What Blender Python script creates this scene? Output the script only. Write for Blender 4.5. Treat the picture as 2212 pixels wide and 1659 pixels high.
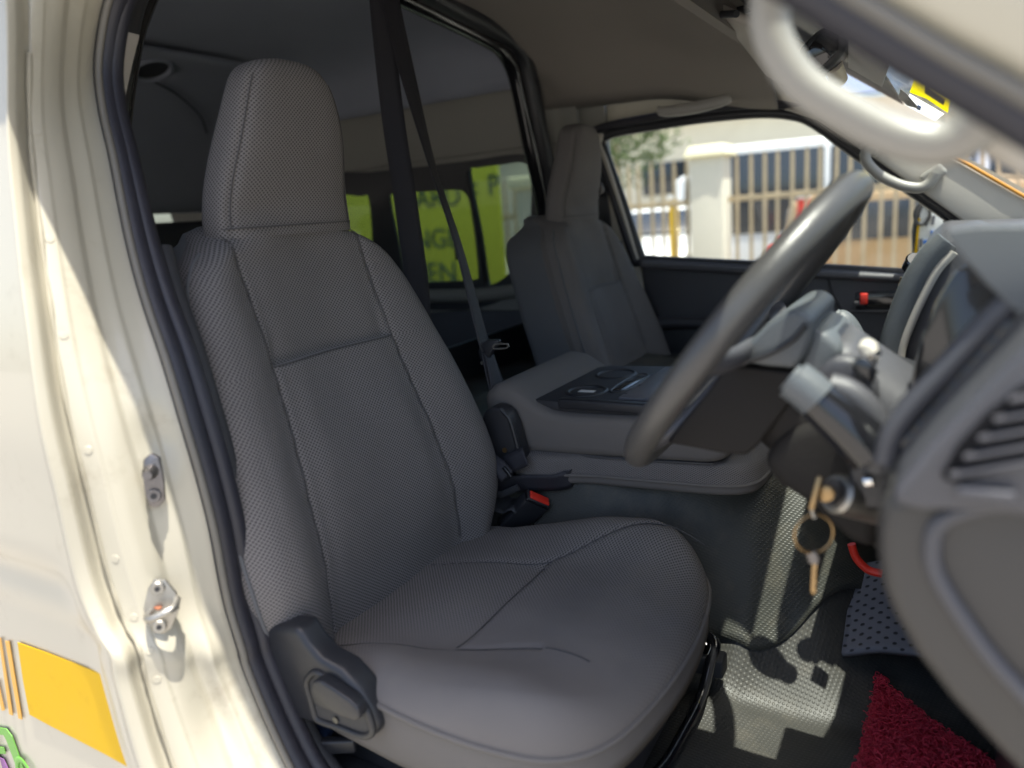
import bpy, bmesh, math, random
from mathutils import Vector, Matrix, noise
random.seed(7)
sc = bpy.context.scene
for o in list(bpy.data.objects): bpy.data.objects.remove(o)

# ---------------------------------------------------------------- camera
cam = bpy.data.cameras.new('camera'); camo = bpy.data.objects.new('camera', cam)
sc.collection.objects.link(camo)
cam.sensor_width = 36.0; cam.lens = 36.0 * 1580 / 2212
camo.matrix_world = Matrix(((0.86265, -0.04607, 0.50369, 0.78),
                            (0.49976, 0.23102, -0.83479, -0.35),
                            (-0.07791, 0.97186, 0.22231, 1.0),
                            (0, 0, 0, 1)))
cam.clip_start = 0.02; cam.clip_end = 500
cam.dof.use_dof = True; cam.dof.focus_distance = 1.1; cam.dof.aperture_fstop = 2.3
sc.camera = camo

# ---------------------------------------------------------------- light
SUN = Vector((0.205, -0.06, 0.975)).normalized()
w = bpy.data.worlds.new('World'); sc.world = w; w.use_nodes = True
nt = w.node_tree; bg = nt.nodes['Background']
sky = nt.nodes.new('ShaderNodeTexSky'); sky.sky_type = 'NISHITA'; sky.sun_disc = False
sky.sun_elevation = math.asin(SUN.z); sky.sun_rotation = math.atan2(SUN.x, SUN.y)
sky.dust_density = 3.0; sky.ozone_density = 1.0
nt.links.new(sky.outputs[0], bg.inputs[0]); bg.inputs[1].default_value = 0.15
sl = bpy.data.lights.new('sun', 'SUN'); sl.energy = 4.5; sl.angle = math.radians(0.53); sl.color = (1, .955, .87)
so = bpy.data.objects.new('sun', sl); sc.collection.objects.link(so)
so.rotation_euler = SUN.to_track_quat('Z', 'Y').to_euler()
vs = sc.view_settings; vs.view_transform = 'Standard'; vs.look = 'None'; vs.gamma = 1.0; vs.exposure = 1.12
try: vs.use_curve_mapping = False
except Exception: pass
sc.cycles.use_denoising = True
sc.cycles.max_bounces = 14; sc.cycles.diffuse_bounces = 8; sc.cycles.transparent_max_bounces = 16
sc.cycles.sample_clamp_indirect = 8.0

# ---------------------------------------------------------------- materials
def mk(name, col, rough=.6, metal=0., spec=.5, var=.12, vscale=9., bump=0., bscale=400., sheen=0., coat=0., rvar=.1, dirt=0.):
    m = bpy.data.materials.new(name); m.use_nodes = True
    n = m.node_tree.nodes; l = m.node_tree.links; b = n['Principled BSDF']
    b.inputs['Metallic'].default_value = metal; b.inputs['Specular IOR Level'].default_value = spec
    b.inputs['Sheen Weight'].default_value = sheen; b.inputs['Coat Weight'].default_value = coat
    tc = n.new('ShaderNodeTexCoord')
    no = n.new('ShaderNodeTexNoise'); no.inputs['Scale'].default_value = vscale; no.inputs['Detail'].default_value = 6
    l.new(tc.outputs['Object'], no.inputs['Vector'])
    mx = n.new('ShaderNodeMix'); mx.data_type = 'RGBA'
    mx.inputs[6].default_value = (*[c * (1 - var) for c in col], 1); mx.inputs[7].default_value = (*[min(1, c * (1 + var)) for c in col], 1)
    l.new(no.outputs['Fac'], mx.inputs[0]); l.new(mx.outputs[2], b.inputs['Base Color'])
    mr = n.new('ShaderNodeMapRange'); mr.inputs[3].default_value = max(.02, rough - rvar); mr.inputs[4].default_value = min(1, rough + rvar)
    l.new(no.outputs['Fac'], mr.inputs[0]); l.new(mr.outputs[0], b.inputs['Roughness'])
    if bump:
        n2 = n.new('ShaderNodeTexNoise'); n2.inputs['Scale'].default_value = bscale; n2.inputs['Detail'].default_value = 3
        l.new(tc.outputs['Object'], n2.inputs['Vector'])
        bp = n.new('ShaderNodeBump'); bp.inputs['Strength'].default_value = bump; bp.inputs['Distance'].default_value = .002
        l.new(n2.outputs['Fac'], bp.inputs['Height']); l.new(bp.outputs[0], b.inputs['Normal'])
    if dirt:
        dn = n.new('ShaderNodeTexNoise'); dn.inputs['Scale'].default_value = 14; dn.inputs['Detail'].default_value = 10; dn.inputs['Roughness'].default_value = .72
        l.new(tc.outputs['Object'], dn.inputs['Vector'])
        dr = n.new('ShaderNodeMapRange'); dr.inputs[1].default_value = .56; dr.inputs[2].default_value = .80; dr.inputs[4].default_value = dirt; l.new(dn.outputs['Fac'], dr.inputs[0])
        dm = n.new('ShaderNodeMix'); dm.data_type = 'RGBA'; dm.inputs[7].default_value = (*[c * .5 for c in (col[0], col[1] * .85, col[2] * .7)], 1)
        l.new(dr.outputs[0], dm.inputs[0]); l.new(mx.outputs[2], dm.inputs[6]); l.new(dm.outputs[2], b.inputs['Base Color'])
    return m

def dotted(name, c_hi, c_lo, pu, pv, rough, bump, dist, lo=-.35, hi=.5, wear=None, sheen=0., spec=.4, dirt=.0, dirtcol=(.3, .25, .18), wearfac=.72):
    """staggered woven / dimpled pattern laid out in metres on the UV map"""
    m = bpy.data.materials.new(name); m.use_nodes = True
    n = m.node_tree.nodes; l = m.node_tree.links; b = n['Principled BSDF']
    b.inputs['Sheen Weight'].default_value = sheen; b.inputs['Specular IOR Level'].default_value = spec
    uv = n.new('ShaderNodeUVMap'); sp = n.new('ShaderNodeSeparateXYZ'); l.new(uv.outputs[0], sp.inputs[0])
    def mt(op, a, bb=None):
        q = n.new('ShaderNodeMath'); q.operation = op
        for i, s in enumerate((a, bb)):
            if s is None: continue
            if isinstance(s, (int, float)): q.inputs[i].default_value = s
            else: l.new(s, q.inputs[i])
        return q.outputs[0]
    tc = n.new('ShaderNodeTexCoord')
    nj = n.new('ShaderNodeTexNoise'); nj.inputs['Scale'].default_value = 60; l.new(tc.outputs['Object'], nj.inputs['Vector'])
    jit = mt('MULTIPLY', nj.outputs['Fac'], .9)
    a = mt('SINE', mt('ADD', mt('MULTIPLY', sp.outputs[0], 2 * math.pi / pu), jit))
    c = mt('SINE', mt('ADD', mt('MULTIPLY', sp.outputs[1], 2 * math.pi / pv), jit))
    p = mt('MULTIPLY', a, c)
    mr = n.new('ShaderNodeMapRange'); mr.interpolation_type = 'SMOOTHSTEP'
    mr.inputs[1].default_value = lo; mr.inputs[2].default_value = hi; l.new(p, mr.inputs[0])
    fac = mr.outputs[0]
    big = n.new('ShaderNodeTexNoise'); big.inputs['Scale'].default_value = 7; big.inputs['Detail'].default_value = 8
    l.new(tc.outputs['Object'], big.inputs['Vector'])
    if wear:
        (cx_, cy_, cz_), rad = wear
        vm = n.new('ShaderNodeVectorMath'); vm.operation = 'DISTANCE'; l.new(tc.outputs['Object'], vm.inputs[0]); vm.inputs[1].default_value = (cx_, cy_, cz_)
        wr = n.new('ShaderNodeMapRange'); wr.interpolation_type = 'SMOOTHSTEP'; wr.inputs[1].default_value = rad; wr.inputs[2].default_value = rad * .45
        l.new(mt('ADD', vm.outputs['Value'], mt('MULTIPLY', mt('SUBTRACT', big.outputs['Fac'], .5), .12)), wr.inputs[0])
        keep = mt('SUBTRACT', 1.0, wr.outputs[0])
        fac = mt('ADD', mt('MULTIPLY', fac, keep), mt('MULTIPLY', wr.outputs[0], wearfac))
    mx = n.new('ShaderNodeMix'); mx.data_type = 'RGBA'; mx.inputs[6].default_value = (*c_lo, 1); mx.inputs[7].default_value = (*c_hi, 1)
    l.new(fac, mx.inputs[0])
    hv = n.new('ShaderNodeMix'); hv.data_type = 'RGBA'; hv.blend_type = 'MULTIPLY'; hv.inputs[0].default_value = 1
    rr = n.new('ShaderNodeMapRange'); rr.inputs[3].default_value = .86; rr.inputs[4].default_value = 1.14; l.new(big.outputs['Fac'], rr.inputs[0])
    l.new(mx.outputs[2], hv.inputs[6]); l.new(rr.outputs[0], hv.inputs[7])
    out = hv.outputs[2]
    if dirt:
        dn = n.new('ShaderNodeTexNoise'); dn.inputs['Scale'].default_value = 11; dn.inputs['Detail'].default_value = 9; dn.inputs['Roughness'].default_value = .7
        l.new(tc.outputs['Object'], dn.inputs['Vector'])
        dr = n.new('ShaderNodeMapRange'); dr.inputs[1].default_value = .5; dr.inputs[2].default_value = .78; dr.inputs[4].default_value = dirt; l.new(dn.outputs['Fac'], dr.inputs[0])
        dm = n.new('ShaderNodeMix'); dm.data_type = 'RGBA'; l.new(dr.outputs[0], dm.inputs[0]); l.new(out, dm.inputs[6]); dm.inputs[7].default_value = (*dirtcol, 1)
        out = dm.outputs[2]
    l.new(out, b.inputs['Base Color'])
    rg = n.new('ShaderNodeMapRange'); rg.inputs[3].default_value = max(.05, rough - .1); rg.inputs[4].default_value = min(1, rough + .1)
    l.new(big.outputs['Fac'], rg.inputs[0]); l.new(rg.outputs[0], b.inputs['Roughness'])
    bp = n.new('ShaderNodeBump'); bp.inputs['Strength'].default_value = abs(bump); bp.inputs['Distance'].default_value = dist; bp.invert = bump < 0
    l.new(fac, bp.inputs['Height']); l.new(bp.outputs[0], b.inputs['Normal'])
    return m

def glassmat(name, tint, gloss=.08, rough=.02):
    m = bpy.data.materials.new(name); m.use_nodes = True
    n = m.node_tree.nodes; l = m.node_tree.links; n.remove(n['Principled BSDF'])
    t = n.new('ShaderNodeBsdfTransparent'); t.inputs[0].default_value = (*tint, 1)
    g = n.new('ShaderNodeBsdfGlossy'); g.inputs['Roughness'].default_value = rough
    fr = n.new('ShaderNodeFresnel'); fr.inputs[0].default_value = 1.45
    mu = n.new('ShaderNodeMath'); mu.operation = 'MULTIPLY'; mu.inputs[1].default_value = gloss * 8; l.new(fr.outputs[0], mu.inputs[0])
    mx = n.new('ShaderNodeMixShader'); l.new(mu.outputs[0], mx.inputs[0]); l.new(t.outputs[0], mx.inputs[1]); l.new(g.outputs[0], mx.inputs[2])
    l.new(mx.outputs[0], n['Material Output'].inputs[0])
    return m

def filmmat(name, col, tr=.6):
    m = bpy.data.materials.new(name); m.use_nodes = True
    n = m.node_tree.nodes; l = m.node_tree.links; n.remove(n['Principled BSDF'])
    d = n.new('ShaderNodeBsdfDiffuse'); t = n.new('ShaderNodeBsdfTranslucent'); x = n.new('ShaderNodeMixShader'); x.inputs[0].default_value = tr
    no = n.new('ShaderNodeTexNoise'); no.inputs['Scale'].default_value = 30; mx = n.new('ShaderNodeMix'); mx.data_type = 'RGBA'
    mx.inputs[6].default_value = (*[c * .9 for c in col], 1); mx.inputs[7].default_value = (*col, 1); l.new(no.outputs['Fac'], mx.inputs[0])
    l.new(mx.outputs[2], d.inputs[0]); l.new(mx.outputs[2], t.inputs[0]); l.new(d.outputs[0], x.inputs[1]); l.new(t.outputs[0], x.inputs[2]); l.new(x.outputs[0], n['Material Output'].inputs[0])
    return m
M = dict(
    fabric=dotted('woven_grey_fabric', (.062, .058, .057), (.188, .175, .170), .0061, .0053, .9, -.6, .0013, lo=.0, hi=.5, sheen=.02, spec=.15),
    fabric_cushion=dotted('woven_grey_fabric_worn', (.066, .061, .059), (.184, .170, .163), .0061, .0053, .88, -.55, .0013, lo=.0, hi=.5, sheen=.02, spec=.15, wear=((.40, .2, .5), .30), wearfac=.25, dirt=.35, dirtcol=(.19, .17, .145)),
    fabric_plain=mk('plain_grey_cloth', (.15, .139, .131), .9, spec=.15, var=.1, bump=.25, bscale=900, sheen=.02),
    fabric_side=mk('side_cloth', (.10, .102, .108), .85, var=.1, bump=.25, bscale=900, sheen=.1),
    thread=mk('seam_thread', (.075, .072, .072), .9),
    vinyl=dotted('dimpled_vinyl', (.058, .058, .050), (.050, .051, .045), .0092, .0078, .42, .35, .0014, lo=-.1, hi=.9, spec=.3, dirt=.5, dirtcol=(.16, .14, .1)),
    vinyl_dark=dotted('dimpled_vinyl_floor', (.056, .054, .048), (.048, .047, .043), .0088, .0076, .45, .35, .0014, lo=-.1, hi=.9, spec=.3, dirt=.4, dirtcol=(.15, .13, .1)),
    black=mk('black_plastic', (.022, .023, .027), .42, var=.15, bump=.15, bscale=700),
    black_soft=mk('black_matt_plastic', (.03, .031, .035), .6, var=.12, bump=.2, bscale=800),
    vent_black=mk('vent_black', (.008, .008, .009), .8, spec=.1),
    black_gloss=mk('glossy_black', (.012, .012, .014), .16, coat=.4, rvar=.05),
    seal_cream=mk('cream_sealant', (.36, .33, .25), .6, var=.2, vscale=40, dirt=.6),
    seal_edge=mk('beige_seal_edge', (.15, .14, .12), .5, var=.15),
    rubber=mk('rubber_seal', (.022, .022, .03), .5, var=.2, vscale=25, bump=.2),
    belt=dotted('belt_webbing', (.034, .034, .042), (.018, .018, .024), .004, .003, .6, .4, .0006),
    paint=mk('cream_white_paint', (.46, .43, .34), .32, var=.05, vscale=5, coat=.35, rvar=.06, dirt=.55),
    lining=mk('roof_lining_cloth', (.24, .215, .19), .95, var=.06, bump=.35, bscale=600),
    lining_rear=mk('rear_roof_lining', (.27, .29, .34), .95, var=.08, bump=.3, bscale=600),
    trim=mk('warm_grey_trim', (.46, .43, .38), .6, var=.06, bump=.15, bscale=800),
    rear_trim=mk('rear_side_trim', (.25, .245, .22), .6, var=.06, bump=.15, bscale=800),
    handle=mk('grey_handle_plastic', (.30, .29, .265), .38, var=.05),
    dash=mk('grey_dash_plastic', (.105, .115, .122), .4, var=.07, bump=.3, bscale=500),
    hub_dark=mk('dark_hub_plastic', (.022, .020, .019), .65, spec=.15, var=.1, bump=.3, bscale=500),
    lid=mk('satin_grey_lid', (.14, .14, .155), .3, var=.05),
    dash_low=mk('warm_grey_dash_plastic', (.046, .043, .040), .46, var=.07, bump=.3, bscale=500),
    dash_mid=mk('mid_grey_plastic', (.07, .07, .078), .45, var=.07, bump=.3, bscale=500),
    wheel=mk('grey_wheel_rim', (.062, .060, .058), .32, var=.1, bump=.2, bscale=400),
    door_trim=mk('charcoal_door_trim', (.045, .045, .052), .5, var=.1, bump=.3, bscale=500),
    steel=mk('zinc_steel', (.40, .385, .35), .48, metal=1, var=.25, vscale=60, bump=.2, bscale=300),
    steel_dark=mk('dark_steel', (.2, .19, .19), .42, metal=1, var=.3, vscale=70, bump=.2),
    chrome=mk('chrome', (.75, .74, .72), .12, metal=1, rvar=.05),
    brass=mk('brass_key', (.36, .25, .13), .38, metal=1, var=.2, vscale=60),
    rust=mk('rust', (.32, .12, .06), .8, var=.3, vscale=80),
    red=mk('red_button', (.72, .035, .02), .38, var=.05),
    redmat=mk('red_coil', (.58, .03, .062), .5, var=.25, vscale=40),
    yellow=mk('yellow_vinyl_film', (.70, .42, .0), .55, spec=.2, dirt=.3, var=.04),
    orange=mk('orange_film', (.72, .38, .05), .45, var=.05),
    green=mk('green_film', (.14, .40, .05), .45, var=.05),
    purple=mk('purple_film', (.26, .1, .30), .45, var=.05),
    amber=mk('amber_edge', (.55, .24, .03), .45),
    white=mk('white_film', (.78, .78, .78), .4, var=.03),
    paper=mk('paper', (.62, .60, .57), .85, var=.05),
    blue=mk('blue_print', (.03, .16, .55), .5),
    greydark=mk('grey_print', (.16, .16, .18), .6),
    yellow_film=filmmat('translucent_yellow', (.9, .72, .0)), white_film=filmmat('translucent_white', (.8, .8, .78)),
    olive=mk('olive_print', (.28, .22, .02), .5),
    lime=mk('lime_board', (.44, .47, .04), .5, var=.06, vscale=2),
    signink=mk('sign_lettering', (.05, .09, .06), .6),
    wall=mk('pale_plaster', (.64, .59, .49), .85, var=.07, vscale=3),
    cap=mk('cream_cap', (.72, .66, .46), .8, var=.06),
    ground=mk('concrete_ground', (.34, .315, .28), .9, var=.18, vscale=2.0),
    fence=mk('rusty_painted_steel', (.42, .33, .21), .6, var=.4, vscale=6),
    carpaint=mk('white_car_paint', (.74, .74, .74), .25, coat=.5, var=.03),
    cartan=mk('tan_car_paint', (.40, .27, .14), .3, coat=.4, var=.05),
    cargrey=mk('grey_car_paint', (.2, .22, .26), .25, coat=.5, var=.05),
    carglass=mk('car_glass', (.03, .035, .045), .08, spec=.8),
    tyre=mk('tyre', (.03, .03, .03), .8),
    blueshade=mk('blue_shade_metal', (.06, .1, .2), .4, metal=.3),  # blue of the under-seat shadow is put into this metal colour
    screen=mk('dark_screen', (.008, .008, .01), .1, coat=.5, rvar=.04),
    pedal=dotted('perforated_rubber', (.15, .15, .17), (.02, .02, .024), .02, .017, .6, .5, .002, lo=-.9, hi=-.45),
    glass_clear=glassmat('clear_glass', (.92, .95, .93), .06),
    glass_tint=glassmat('tinted_glass', (.40, .46, .43), .07),
    leaf=mk('dusty_leaves', (.07, .10, .03), .8, var=.4, vscale=5),
)

# ---------------------------------------------------------------- builders
def meta(o, label=None, cat=None, group=None, kind=None):
    if label: o['label'] = label
    if cat: o['category'] = cat
    if group: o['group'] = group
    if kind: o['kind'] = kind
    return o
def thing(name, loc, label, cat, group=None):
    o = bpy.data.objects.new(name, None); sc.collection.objects.link(o); o.location = loc; o.empty_display_size = .05
    o.matrix_basis = Matrix.Translation(loc)
    return meta(o, label, cat, group)
def mesh_obj(name, me, mat, parent=None):
    o = bpy.data.objects.new(name, me); sc.collection.objects.link(o)
    if mat is not None:
        for mm in (mat if isinstance(mat, (list, tuple)) else [mat]): me.materials.append(M[mm] if isinstance(mm, str) else mm)
    if parent:
        o.parent = parent
        if parent.type == 'EMPTY': o.matrix_parent_inverse = Matrix.Translation(-parent.location)
    return o
def build(name, V, F, mat, parent=None, smooth=True, uv=None, auto=None):
    me = bpy.data.meshes.new(name); me.from_pydata([tuple(v) for v in V], [], F); me.update()
    if uv:
        lay = me.uv_layers.new(name='UVMap')
        for lp in me.loops: lay.data[lp.index].uv = uv[lp.vertex_index]
    bm = bmesh.new(); bm.from_mesh(me); bmesh.ops.recalc_face_normals(bm, faces=bm.faces); bm.to_mesh(me); bm.free()
    me.polygons.foreach_set('use_smooth', [smooth] * len(me.polygons))
    if smooth and auto: me.set_sharp_from_angle(angle=math.radians(auto))
    return mesh_obj(name, me, mat, parent)
def grid(name, f, us, vs_, mat, parent=None, cu=False, cv=False, uvf=None, thick=0, caps=False, auto=None):
    V = []; U = []
    for v in vs_:
        for u in us:
            p = f(u, v); V.append(p); U.append(uvf(u, v, p) if uvf else (u, v))
    nu, nv = len(us), len(vs_); F = []
    for j in range(nv if cv else nv - 1):
        for i in range(nu if cu else nu - 1):
            a = j * nu + i; b = j * nu + (i + 1) % nu; c = ((j + 1) % nv) * nu + (i + 1) % nu; d = ((j + 1) % nv) * nu + i
            F.append((a, b, c, d))
    if caps:
        F.append(tuple(range(nu))[::-1]); F.append(tuple((nv - 1) * nu + i for i in range(nu)))
    o = build(name, V, F, mat, parent, True, U, auto)
    if thick:
        s = o.modifiers.new('thickness', 'SOLIDIFY'); s.thickness = thick; s.offset = 0
    return o
def lin(a, b, n): return [a + (b - a) * i / (n - 1) for i in range(n)]
def sst(x, a, b):
    t = min(1, max(0, (x - a) / (b - a))); return t * t * (3 - 2 * t)
def interp(x, xs, ys):
    if x <= xs[0]: return ys[0]
    for i in range(len(xs) - 1):
        if x <= xs[i + 1]:
            t = (x - xs[i]) / (xs[i + 1] - xs[i]); return ys[i] + (ys[i + 1] - ys[i]) * t
    return ys[-1]
def cinterp(x, xs, ys):
    """smooth (Catmull-Rom / Hermite) interpolation"""
    if x <= xs[0]: return ys[0]
    if x >= xs[-1]: return ys[-1]
    n = len(xs)
    for i in range(n - 1):
        if x <= xs[i + 1]:
            h = xs[i + 1] - xs[i]; t = (x - xs[i]) / h
            def sl_(k):
                if k == 0: return (ys[1] - ys[0]) / (xs[1] - xs[0])
                if k == n - 1: return (ys[-1] - ys[-2]) / (xs[-1] - xs[-2])
                return (ys[k + 1] - ys[k - 1]) / (xs[k + 1] - xs[k - 1])
            m0, m1 = sl_(i) * h, sl_(i + 1) * h
            return (2*t**3-3*t*t+1)*ys[i] + (t**3-2*t*t+t)*m0 + (-2*t**3+3*t*t)*ys[i+1] + (t**3-t*t)*m1
def catmull(pts, k=6, closed=False):
    pts = [Vector(p) for p in pts]; n = len(pts); out = []
    rng = range(n) if closed else range(n - 1)
    for i in rng:
        p1, p2 = pts[i], pts[(i + 1) % n]
        p0 = pts[i - 1] if (closed or i > 0) else p1 * 2 - p2
        p3 = pts[(i + 2) % n] if (closed or i + 2 < n) else p2 * 2 - p1
        for j in range(k):
            t = j / k
            out.append(.5 * ((2 * p1) + (p2 - p0) * t + (2*p0 - 5*p1 + 4*p2 - p3) * t*t + (3*p1 - p0 - 3*p2 + p3) * t**3))
    if not closed: out.append(pts[-1].copy())
    return out
def tube(name, pts, r, mat, parent=None, seg=12, k=6, closed=False, smooth=True, flat=1.0, up=(0, 0, 1)):
    P = catmull(pts, k, closed) if smooth else [Vector(p) for p in pts]
    n = len(P); V = []; U = []; d0 = 0
    rf = r if callable(r) else (lambda t: r)
    nrm = None
    for i, p in enumerate(P):
        a = P[i - 1] if (i > 0 or closed) else p; b = P[(i + 1) % n] if (i < n - 1 or closed) else p
        T = (b - a).normalized()
        if nrm is None:
            nrm = Vector(up); nrm = nrm - T * nrm.dot(T)
            if nrm.length < 1e-3: nrm = Vector((1, .3, .2)); nrm = nrm - T * nrm.dot(T)
        else: nrm = nrm - T * nrm.dot(T)
        nrm.normalize(); bn = T.cross(nrm); R_ = rf(i / max(1, n - 1))
        if i: d0 += (p - P[i - 1]).length
        for s in range(seg):
            th = 2 * math.pi * s / seg
            V.append(p + nrm * math.cos(th) * R_ + bn * math.sin(th) * R_ * flat); U.append((s / seg * 6.28 * R_, d0))
    F = []
    for i in range(n if closed else n - 1):
        for s in range(seg):
            F.append((i*seg+s, i*seg+(s+1) % seg, ((i+1) % n)*seg+(s+1) % seg, ((i+1) % n)*seg+s))
    if not closed:
        F.append(tuple(range(seg))[::-1]); F.append(tuple((n-1)*seg+s for s in range(seg)))
    return build(name, V, F, mat, parent, True, U, auto=60)
def cyl(name, a, b, r, mat, parent=None, seg=20, r2=None, bev=0.0):
    a, b = Vector(a), Vector(b); T = (b - a).normalized(); L = (b - a).length; r2 = r if r2 is None else r2
    rings = [(0, r)] if not bev else [(0, r - bev), (bev, r)]
    rings += [(L, r2)] if not bev else [(L - bev, r2), (L, r2 - bev)]
    N = T.orthogonal().normalized(); B = T.cross(N); V = []; F = []
    for d, rr in rings:
        for s in range(seg):
            th = 2 * math.pi * s / seg; V.append(a + T * d + (N * math.cos(th) + B * math.sin(th)) * rr)
    for i in range(len(rings) - 1):
        for s in range(seg): F.append((i*seg+s, i*seg+(s+1) % seg, (i+1)*seg+(s+1) % seg, (i+1)*seg+s))
    F.append(tuple(range(seg))[::-1]); F.append(tuple((len(rings)-1)*seg+s for s in range(seg)))
    return build(name, V, F, mat, parent, True, auto=40)
def rbox(name, c, size, mat, parent=None, bev=.006, rot=None, seg=3, taper=None):
    """bevelled box, rot = 3x3 matrix of local axes or euler tuple"""
    bm = bmesh.new(); bmesh.ops.create_cube(bm, size=1)
    for v in bm.verts:
        v.co = Vector((v.co.x * size[0], v.co.y * size[1], v.co.z * size[2]))
        if taper and v.co.z > 0: v.co.x *= taper[0]; v.co.y *= taper[1]
    bmesh.ops.bevel(bm, geom=bm.edges[:], offset=bev, segments=seg, profile=.5, affect='EDGES')
    if rot is not None:
        R_ = rot if isinstance(rot, Matrix) else Matrix.Rotation(rot[2], 3, 'Z') @ Matrix.Rotation(rot[1], 3, 'Y') @ Matrix.Rotation(rot[0], 3, 'X')
        for v in bm.verts: v.co = R_ @ v.co
    for v in bm.verts: v.co += Vector(c)
    lay = bm.loops.layers.uv.new('UVMap')
    for f in bm.faces:
        ax = max(range(3), key=lambda i: abs(f.normal[i]))
        for lp in f.loops:
            q = lp.vert.co; lp[lay].uv = (q[(ax+1) % 3], q[(ax+2) % 3])
    bmesh.ops.recalc_face_normals(bm, faces=bm.faces)
    me = bpy.data.meshes.new(name); bm.to_mesh(me); bm.free()
    me.polygons.foreach_set('use_smooth', [True] * len(me.polygons)); me.set_sharp_from_angle(angle=math.radians(50))
    return mesh_obj(name, me, mat, parent)
def prism(name, pts, ext, mat, parent=None, bev=.003, seg=2):
    """extrude a planar outline (3D points) along vector ext, bevelled"""
    bm = bmesh.new(); vs0 = [bm.verts.new(Vector(p)) for p in pts]
    f = bm.faces.new(vs0); r = bmesh.ops.extrude_face_region(bm, geom=[f])
    bmesh.ops.translate(bm, vec=Vector(ext), verts=[g for g in r['geom'] if isinstance(g, bmesh.types.BMVert)])
    bmesh.ops.recalc_face_normals(bm, faces=bm.faces)
    if bev: bmesh.ops.bevel(bm, geom=[e for e in bm.edges if e.calc_face_angle(0) > .5], offset=bev, segments=seg, profile=.5, affect='EDGES', clamp_overlap=True)
    lay = bm.loops.layers.uv.new('UVMap')
    for f in bm.faces:
        f.normal_update(); ax = max(range(3), key=lambda i: abs(f.normal[i]))
        for lp in f.loops:
            q = lp.vert.co; lp[lay].uv = (q[(ax+1) % 3], q[(ax+2) % 3])
    me = bpy.data.meshes.new(name); bm.to_mesh(me); bm.free()
    me.polygons.foreach_set('use_smooth', [True] * len(me.polygons)); me.set_sharp_from_angle(angle=math.radians(40))
    return mesh_obj(name, me, mat, parent)
def plate(name, outer, holes, y, thick, mat, parent=None, bev=0.0):
    """sheet in an XZ plane with holes; points given as (x,_,z) or (x,z)"""
    cu = bpy.data.curves.new(name, 'CURVE'); cu.dimensions = '2D'; cu.fill_mode = 'BOTH'; cu.extrude = thick / 2; cu.bevel_depth = bev
    for lp in [outer] + list(holes):
        s = cu.splines.new('POLY'); s.points.add(len(lp) - 1); s.use_cyclic_u = True
        for i, p in enumerate(lp): s.points[i].co = (p[0], p[-1], 0, 1)
    t = bpy.data.objects.new('tmp', cu); sc.collection.objects.link(t)
    bpy.context.view_layer.update()
    me = bpy.data.meshes.new_from_object(t.evaluated_get(bpy.context.evaluated_depsgraph_get()))
    bpy.data.objects.remove(t); bpy.data.curves.remove(cu)
    me.transform(Matrix(((1, 0, 0, 0), (0, 0, -1, y), (0, 1, 0, 0), (0, 0, 0, 1)))); me.name = name; me.materials.clear()
    return mesh_obj(name, me, mat, parent)
def text(name, s, org, ux, uy, size, mat, parent=None, ext=.001, align='LEFT', shear=0., offset=0.):
    cu = bpy.data.curves.new(name, 'FONT'); cu.body = s; cu.size = size; cu.extrude = ext; cu.align_x = align; cu.shear = shear; cu.offset = offset
    t = bpy.data.objects.new('tmp', cu); sc.collection.objects.link(t); bpy.context.view_layer.update()
    me = bpy.data.meshes.new_from_object(t.evaluated_get(bpy.context.evaluated_depsgraph_get()))
    bpy.data.objects.remove(t); bpy.data.curves.remove(cu)
    ux, uy = Vector(ux).normalized(), Vector(uy).normalized(); uz = ux.cross(uy)
    m = Matrix.Identity(4)
    for i in range(3): m[i][0], m[i][1], m[i][2], m[i][3] = ux[i], uy[i], uz[i], org[i]
    me.transform(m); me.materials.clear(); me.name = name
    return mesh_obj(name, me, mat, parent)
def ribbon(name, pts, wdir, width, mat, parent=None, k=8, thick=.0014):
    """flat webbing: wdir = list of width directions (one per point)"""
    P = catmull(pts, k); W = catmull([Vector(q).normalized() for q in wdir], k); V = []; U = []; d = 0
    for i, p in enumerate(P):
        if i: d += (p - P[i-1]).length
        T = (P[min(i+1, len(P)-1)] - P[max(i-1, 0)]).normalized()
        wv = W[i] - T * W[i].dot(T); wv.normalize()
        wd = width(i / (len(P)-1)) if callable(width) else width
        for s in (-.5, -.25, 0, .25, .5):
            V.append(p + wv * wd * s); U.append((s * wd, d))
    F = [(i*5+j, i*5+j+1, i*5+j+6, i*5+j+5) for i in range(len(P)-1) for j in range(4)]
    o = build(name, V, F, mat, parent, True, U)
    s = o.modifiers.new('thickness', 'SOLIDIFY'); s.thickness = thick; s.offset = 0
    return o
def copy_tree(o, parent=None, off=None):
    c = o.copy(); sc.collection.objects.link(c)
    if parent:
        mpi = o.matrix_parent_inverse.copy(); c.parent = parent; c.matrix_parent_inverse = mpi
    for ch in [q for q in bpy.data.objects if q.parent == o]: copy_tree(ch, c)
    return c

# ================================================================ SETTING
# ground outside: one sheet, reaching far
V = []; n = 40
g = grid('ground', lambda u, v: Vector((u, v, -.5)), [-260, -60, -20, -8, -3, 0, 3, 8, 20, 60, 260], [-260, -60, -20, -8, -3, 0, 3, 8, 20, 60, 260], 'ground')
meta(g, kind='structure')

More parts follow.
